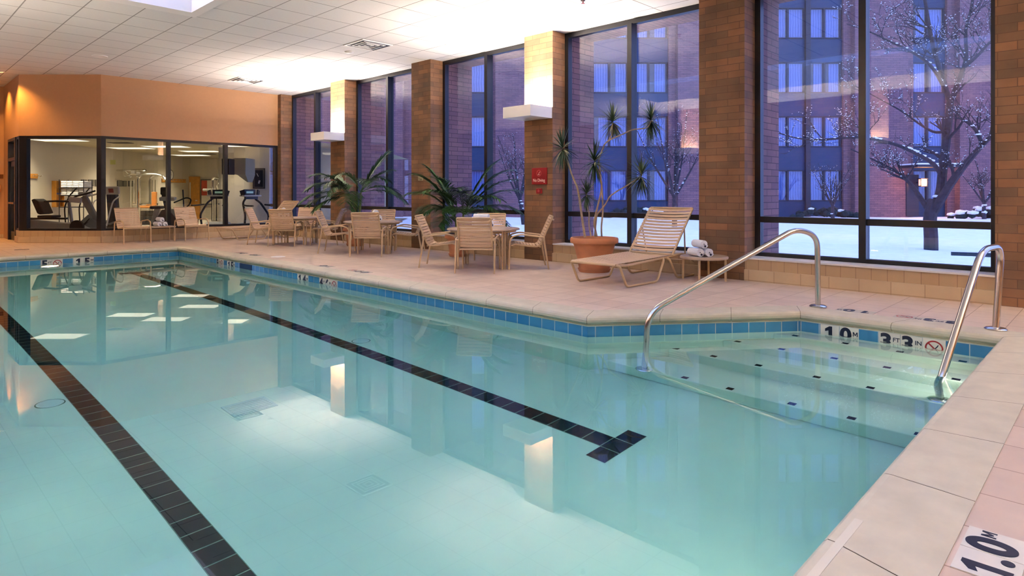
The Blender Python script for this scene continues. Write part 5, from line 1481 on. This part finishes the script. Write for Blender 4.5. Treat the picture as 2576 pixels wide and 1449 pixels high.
# smaller trees farther out
def small_tree(u, v, d, h, seed, label, lean=0.0):
    rng = random.Random(seed)
    base = at(u, v, d); base.z = GZ - 0.03
    r = thing('snowy_tree', label, 'tree', base, 0, 'young trees out in the snow')
    m, sn = MB(), [MB(), 0.10]
    fork = base + Vector((0, 0, h * 0.30)) + RT * lean
    limb(m, sn, [base, base.lerp(fork, 0.5) + Vector((0.03, 0.02, 0)), fork], 0.085, 0.065, rng, 0, 0, 0, 0.35)
    for k in range(8):
        az = 2 * PI * k / 8 + rng.uniform(-.3, .3); el = math.radians(rng.uniform(48, 78))
        v = Vector((math.cos(az) * math.cos(el), math.sin(az) * math.cos(el), math.sin(el)))
        L = h * rng.uniform(0.5, 0.68)
        p1 = fork + v * L * 0.5 + Vector((0, 0, 0.05)); p2 = fork + v * L + Vector((rng.uniform(-.2, .2), rng.uniform(-.2, .2), L * 0.18))
        limb(m, sn, [fork - Vector((0, 0, 0.1)), p1, p2], 0.035, 0.010, rng, 7, 2, h * 0.14, 0.22)
    m.build('branches', M_bark, r, smooth=True); sn[0].build('snow', M_snow, r, smooth=True, kind='stuff')
small_tree(1697, 575, 19.5, 3.6, 3, 'young bare tree with snowy forks, seen past the raised back of the lounge chair', 0.0)
small_tree(1318, 565, 22.5, 3.3, 5, 'young bare tree with a snow-plastered trunk, seen beside the lamp pillar', -0.15)
small_tree(2476, 548, 27.0, 2.6, 8, 'small bare tree by the hotel wall, beside the snow-covered shrub', 0.0)
small_tree(2095, 535, 27.5, 2.2, 12, 'thin bare shrub tree in front of the hotel windows beyond the steps', 0.0)

def snowy_shrub(u, v, d, w, label, seed, snowy=0.75):
    rng = random.Random(seed); b = at(u, v, d); b.z = GZ
    r = thing('snowy_shrub', label, 'shrub', b, 0, 'shrubs along the hotel wall')
    m = MB(); s = MB()
    for k in range(int(26 * w)):
        x, y = rng.uniform(-w, w), rng.uniform(-0.4, 0.4); z = rng.uniform(0.1, 0.42) * (1.2 - abs(x) / w)
        m.ico(b + RT * x + FW * y + Vector((0, 0, z)), rng.uniform(0.14, 0.22), 1, (1, 1, 0.8))
        if rng.random() < snowy: s.ico(b + RT * x + FW * (y - 0.05) + Vector((0, 0, z + 0.14)), rng.uniform(0.12, 0.2), 1, (1.2, 1.2, 0.5))
    m.build('foliage', mat('dark_shrub', lin(26, 40, 44), 0.9, noise=0.4, nscale=8), r); s.build('snow', M_snow, r, smooth=True, kind='stuff')
snowy_shrub(2460, 552, 27.6, 1.0, 'low dark shrub heaped with snow against the hotel wall', 2)
snowy_shrub(2075, 536, 29.0, 1.4, 'dark hedge under the hotel windows beyond the steps, dusted with snow', 6, 0.12)
snowy_shrub(1600, 540, 29.0, 1.5, 'dark hedge under the hotel windows behind the potted dracaena, dusted with snow', 7, 0.12)
pb = [at(2393, 655, 11.3), at(2500, 661, 11.0), at(2620, 664, 10.8)]
for p in pb: p.z = 0.0
pa, pc = pb[0], pb[2]
r = thing('buried_edging', 'dark straight edging bar lying on the snow near the foot of the big tree', 'edging', pa)
MB().bar(pa + Vector((0, 0, -0.02)), pc + Vector((0, 0, -0.02)), 0.06, 0.07).build('bar', M_mull, r)

# lettering becomes plain mesh, like everything else
bpy.context.view_layer.update()
dg = bpy.context.evaluated_depsgraph_get()
for o in [o for o in scene.objects if o.type == 'FONT']:
    me = bpy.data.meshes.new_from_object(o.evaluated_get(dg))
    nm = o.name
    me.name = nm
    n = bpy.data.objects.new('lettering', me)
    col.objects.link(n)
    n.parent = o.parent; n.matrix_parent_inverse = o.matrix_parent_inverse; n.matrix_basis = o.matrix_basis
    bpy.data.objects.remove(o, do_unlink=True)
